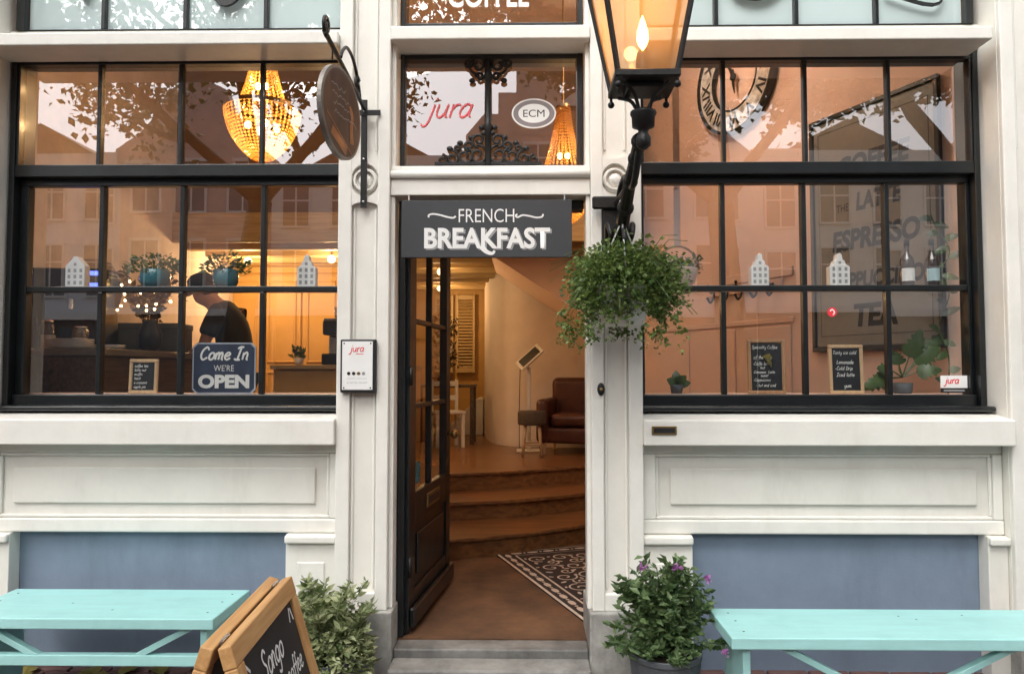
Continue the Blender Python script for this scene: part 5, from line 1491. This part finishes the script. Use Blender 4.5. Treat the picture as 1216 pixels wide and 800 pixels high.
for tip, w in (((-.24,-.05,.04),.05),((-.17,-.06,.14),.055),((-.04,-.05,.12),.05),((.10,-.02,.36),.06),((.20,-.03,.26),.06),((.19,-.06,.13),.05),((-.02,.05,.24),.05),((-.20,.05,.02),.05),((.24,0,.34),.05)):
    b = Vector((0,0,.09))*.5 + Vector(tip)*.35 + Vector((0,0,.03))
    q = MB(); q.tube([(0,0,.09), tuple(b)], .004, 6); q.build('stalk', M['leaf_m'], t)
    big_leaf(t, b, Vector(tip), w)
t = thing('trailing_vine', 'thin trailing vine climbing beside the syrup bottles', 'plant', (2.335, .33, 1.4025))
vp = smooth_path([(.02,.0,.0),(.03,0,.2),(-.02,0,.38),(.04,0,.55),(.0,0,.68),(.05,0,.80),(-.02,0,.92),(-.05,0,1.0)], 6)
q = MB(); q.tube(vp, .004, 6); q.build('stem', M['leaf_m'], t, smooth=True)
rnd = random.Random(17)
for k in range(17):
    i = int((k+1)*len(vp)/18); b = Vector(vp[i]); sg = 1 if k % 2 else -1
    big_leaf(t, b, b + Vector((sg*rnd.uniform(.05,.10), rnd.uniform(-.04,.01), rnd.uniform(-.05,.04))), .022, False)
t = thing('leafy_houseplant', 'small dark houseplant low in the window by the grey panel', 'plant', (.86, .36, 1.4025))
q = MB(); q.lathe([(.03,0),(.04,.05),(.035,.05),(.01,.045)], seg=16); q.build('pot', M['potgrey'], t, smooth=True)
for tip, w in (((-.06,-.02,.08),.03),((.05,-.03,.10),.03),((0,.02,.13),.03),((.08,0,.06),.03)):
    big_leaf(t, Vector((0,0,.05)), Vector(tip), w, False)
q = MB(); q.box(.66, .80, 1.2, 1.24, FL, 1.95); one('grey_screen_panel', q, mat('grey_panel', (.16,.17,.19), .5, var=.08), 'upright grey panel in the window behind the basket plant', 'panel', bevel=.004)

# ------------------------------------------------------------ across the street: houses and trees seen in the glass
def house(label, x0, x1, h, wallm, trim, cols, floors, gable, y=-23.0, rz=pi):
    t = thing('canal_house', label, 'house', ((x0+x1)/2, y, 0), rz)      # local -y faces the cafe
    w = (x1-x0)/2
    MB().box(-w, w, 0, 8, -.05, h).build('wall', wallm, t)
    q = MB()
    if gable == 'step': q.prism([(-w,h),(w,h),(w*.75,h+.8),(w*.55,h+.8),(w*.55,h+1.6),(w*.3,h+1.6),(w*.3,h+2.4),(-w*.3,h+2.4),(-w*.3,h+1.6),(-w*.55,h+1.6),(-w*.55,h+.8),(-w*.75,h+.8)], -.02, .5)
    elif gable == 'bell': q.prism([(-w,h),(w,h),(w*.7,h+.6),(w*.45,h+1.4),(w*.35,h+2.2),(0,h+2.7),(-w*.35,h+2.2),(-w*.45,h+1.4),(-w*.7,h+.6)], -.02, .5)
    else: q.box(-w-.1, w+.1, -.35, .6, h, h+.5)
    q.build('gable', trim if gable == 'flat' else wallm, t)
    q = MB(); q.prism([(-w,h-.01),(w,h-.01),(0,h+2.0)], .6, 8); q.build('roof', M['rooft'], t)
    fh = h/floors
    sf = MB().box(-w+.05, w-.05, -.09, -.001, -.05, 3.5).build('shopfront', M['added_dark'], t)  # dark ground floor added to dim what the lower panes mirror
    MB().box(-w, w, -.20, -.0905, 3.5, 3.75).build('fascia', trim, sf)
    nsh = max(2, cols-1)
    for c in range(nsh):
        a_ = -w + .15 + (2*w-.3)*c/nsh
        MB().box(a_+.08, a_+(2*w-.3)/nsh-.08, -.096, -.0905, .7, 3.2).build('added_pane', M['hglass'], sf)
    for f in range(1, floors):
        for c in range(cols):
            fh2 = (h-3.9)/(floors-1); cx = -w + 2*w*(c+.5)/cols; z0 = 3.9 + (f-1)*fh2 + fh2*.2; z1 = z0 + fh2*.62; hw = w/cols*.52
            q = MB(); q.box(cx-hw-.09, cx+hw+.09, -.07, .0, z0-.09, z0); q.box(cx-hw-.09, cx+hw+.09, -.07, .0, z1, z1+.12); q.box(cx-hw-.09, cx-hw, -.06, .0, z0, z1); q.box(cx+hw, cx+hw+.09, -.06, .0, z0, z1)
            q.box(cx-.03, cx+.03, -.04, .0, z0, z1); q.box(cx-hw, cx+hw, -.045, .0, z0+(z1-z0)*.6, z0+(z1-z0)*.6+.06)
            wn_ = q.build('window', trim, t)
            MB().box(cx-hw, cx+hw, -.02, .0, z0, z1).build('pane', M['hglass'], wn_)
    return t
M['hglass'] = mat('far_window_glass', (.05,.06,.075), .05, var=.2, coat=.5)
M['added_dark'] = mat('added_dark_front', (.03,.035,.035), .4, var=.2)
M['rooft'] = mat('roof_tiles', (.09,.055,.045), .8, var=.2)
hw1 = mat('pale_stucco', (.82,.80,.76), .8, var=.06, scale=1.5); hw2 = mat('pink_brick', (.62,.44,.38), .8, var=.12, scale=2); hw3 = mat('grey_stucco', (.74,.75,.76), .8, var=.06, scale=1.5); hw4 = mat('dark_brick', (.55,.47,.43), .85, var=.15, scale=3)
tr = mat('white_trim', (.74,.73,.70), .5, var=.03)
xs = -34.0
spec = [('pale stucco house with bell gable', hw1, 'bell', 6.2, 9.5, 3, 3), ('dark brick house with step gable', hw4, 'step', 5.6, 10.5, 3, 4), ('grey stucco house with flat cornice', hw3, 'flat', 7.0, 9.2, 4, 3),
        ('pink brick house with bell gable', hw2, 'bell', 5.8, 9.8, 3, 3), ('broad white-cream house with flat cornice', hw1, 'flat', 7.4, 8.8, 4, 3), ('red-brown house with step gable', hw2, 'step', 5.4, 10.2, 3, 4),
        ('narrow grey house with bell gable', hw3, 'bell', 5.0, 9.4, 2, 3), ('long pale house with flat cornice', hw1, 'flat', 8.0, 9.0, 4, 3), ('dark brick corner house with bell gable', hw4, 'bell', 6.6, 9.8, 3, 3), ('grey end house with step gable', hw3, 'step', 6.0, 9.9, 3, 4)]
for i, (lb, wm, gb, ww, hh_, cc, ff) in enumerate(spec):
    house(lb + ' across the street, seen in the glass', xs+.01, xs+ww, hh_, wm, tr, cc, ff, gb, -23.0 - .15*(i % 3)); xs += ww

house('neighbouring brick house adjoining the cafe beside the turquoise bench with the sandwich board', -9.6, -3.27, 9.5, hw4, tr, 3, 3, 'flat', .02, 0.0)
house('neighbouring pale house adjoining the cafe beside the bench with the flower pot', 2.92, 9.2, 9.0, hw1, tr, 3, 3, 'bell', .02, 0.0)

def street_tree(x, y, h, seed, label, lean=(0,0), nleaf=9000, ls=.11):
    t = thing('street_tree', label, 'tree', (x, y, -.03), group=None)
    rnd = random.Random(seed)
    tubes = MB(); tips = []
    def grow(p, d, ln, r, depth):
        n = 4; pts = [p]; rs = [r]
        for k in range(n):
            d = (d + Vector((rnd.uniform(-.16,.16), rnd.uniform(-.16,.16), rnd.uniform(-.04,.10)))).normalized()
            pts.append(pts[-1] + d*ln/n); rs.append(r*(1-.45*(k+1)/n))
        tubes.tube(pts, rs, 8 if depth < 2 else 5, False)
        if depth >= 2:
            tips.extend(pts[1:])
        if depth == 4: return
        for c in range(3 if depth < 3 else 2):
            i = rnd.choice((2,3,4)) if depth else rnd.choice((3,4))
            ax = Vector((rnd.uniform(-1,1), rnd.uniform(-1,1), rnd.uniform(-.15,.55))).normalized()
            grow(pts[i], (d*.55 + ax*.85).normalized(), ln*rnd.uniform(.55,.78), rs[i]*.68, depth+1)
    q = MB(); base = Vector((0,0,0))
    top = Vector((lean[0], lean[1], h*.42))
    q.tube([(0,0,0),(lean[0]*.2,lean[1]*.2,h*.12),(lean[0]*.6,lean[1]*.6,h*.28),tuple(top)], [.30,.22,.19,.16], 12); q.build('trunk', M['bark'], t, smooth=True)
    for k in range(4):
        a = 2*pi*k/4 + rnd.uniform(-.4,.4)
        grow(top, Vector((cos(a)*.75, sin(a)*.75, .75)).normalized(), h*.27, .10, 1)
    tubes.build('branches', M['bark'], t, smooth=True)
    def leaf(rn):
        p = rn.choice(tips)
        return (p + Vector((rn.gauss(0,.22), rn.gauss(0,.22), rn.gauss(0,.20)))), (rn.uniform(-1,1), rn.uniform(-1,1), rn.uniform(-1,.4))
    leaf_cloud(nleaf, leaf, ls, wid=.6, seed=seed+1).build('crown', M['leaf_t'], t)
    return t
street_tree(-4.3, -6.4, 9.5, 41, 'leafy street tree with thick forked trunk, seen in the glass by the chandelier', (.5, 0), 14000, .12)
street_tree(3.4, -7.6, 10.0, 52, 'leafy street tree opposite the clock, seen in the glass', (-.3, .2), 52000, .14)
street_tree(7.0, -7.4, 10.0, 63, 'leafy street tree opposite the menu board, seen in the glass', (.2, .1), 44000, .14)
street_tree(-12.0, -7.2, 10.0, 74, 'leafy street tree standing alone before the dark brick house', (.2, .1), 5000)
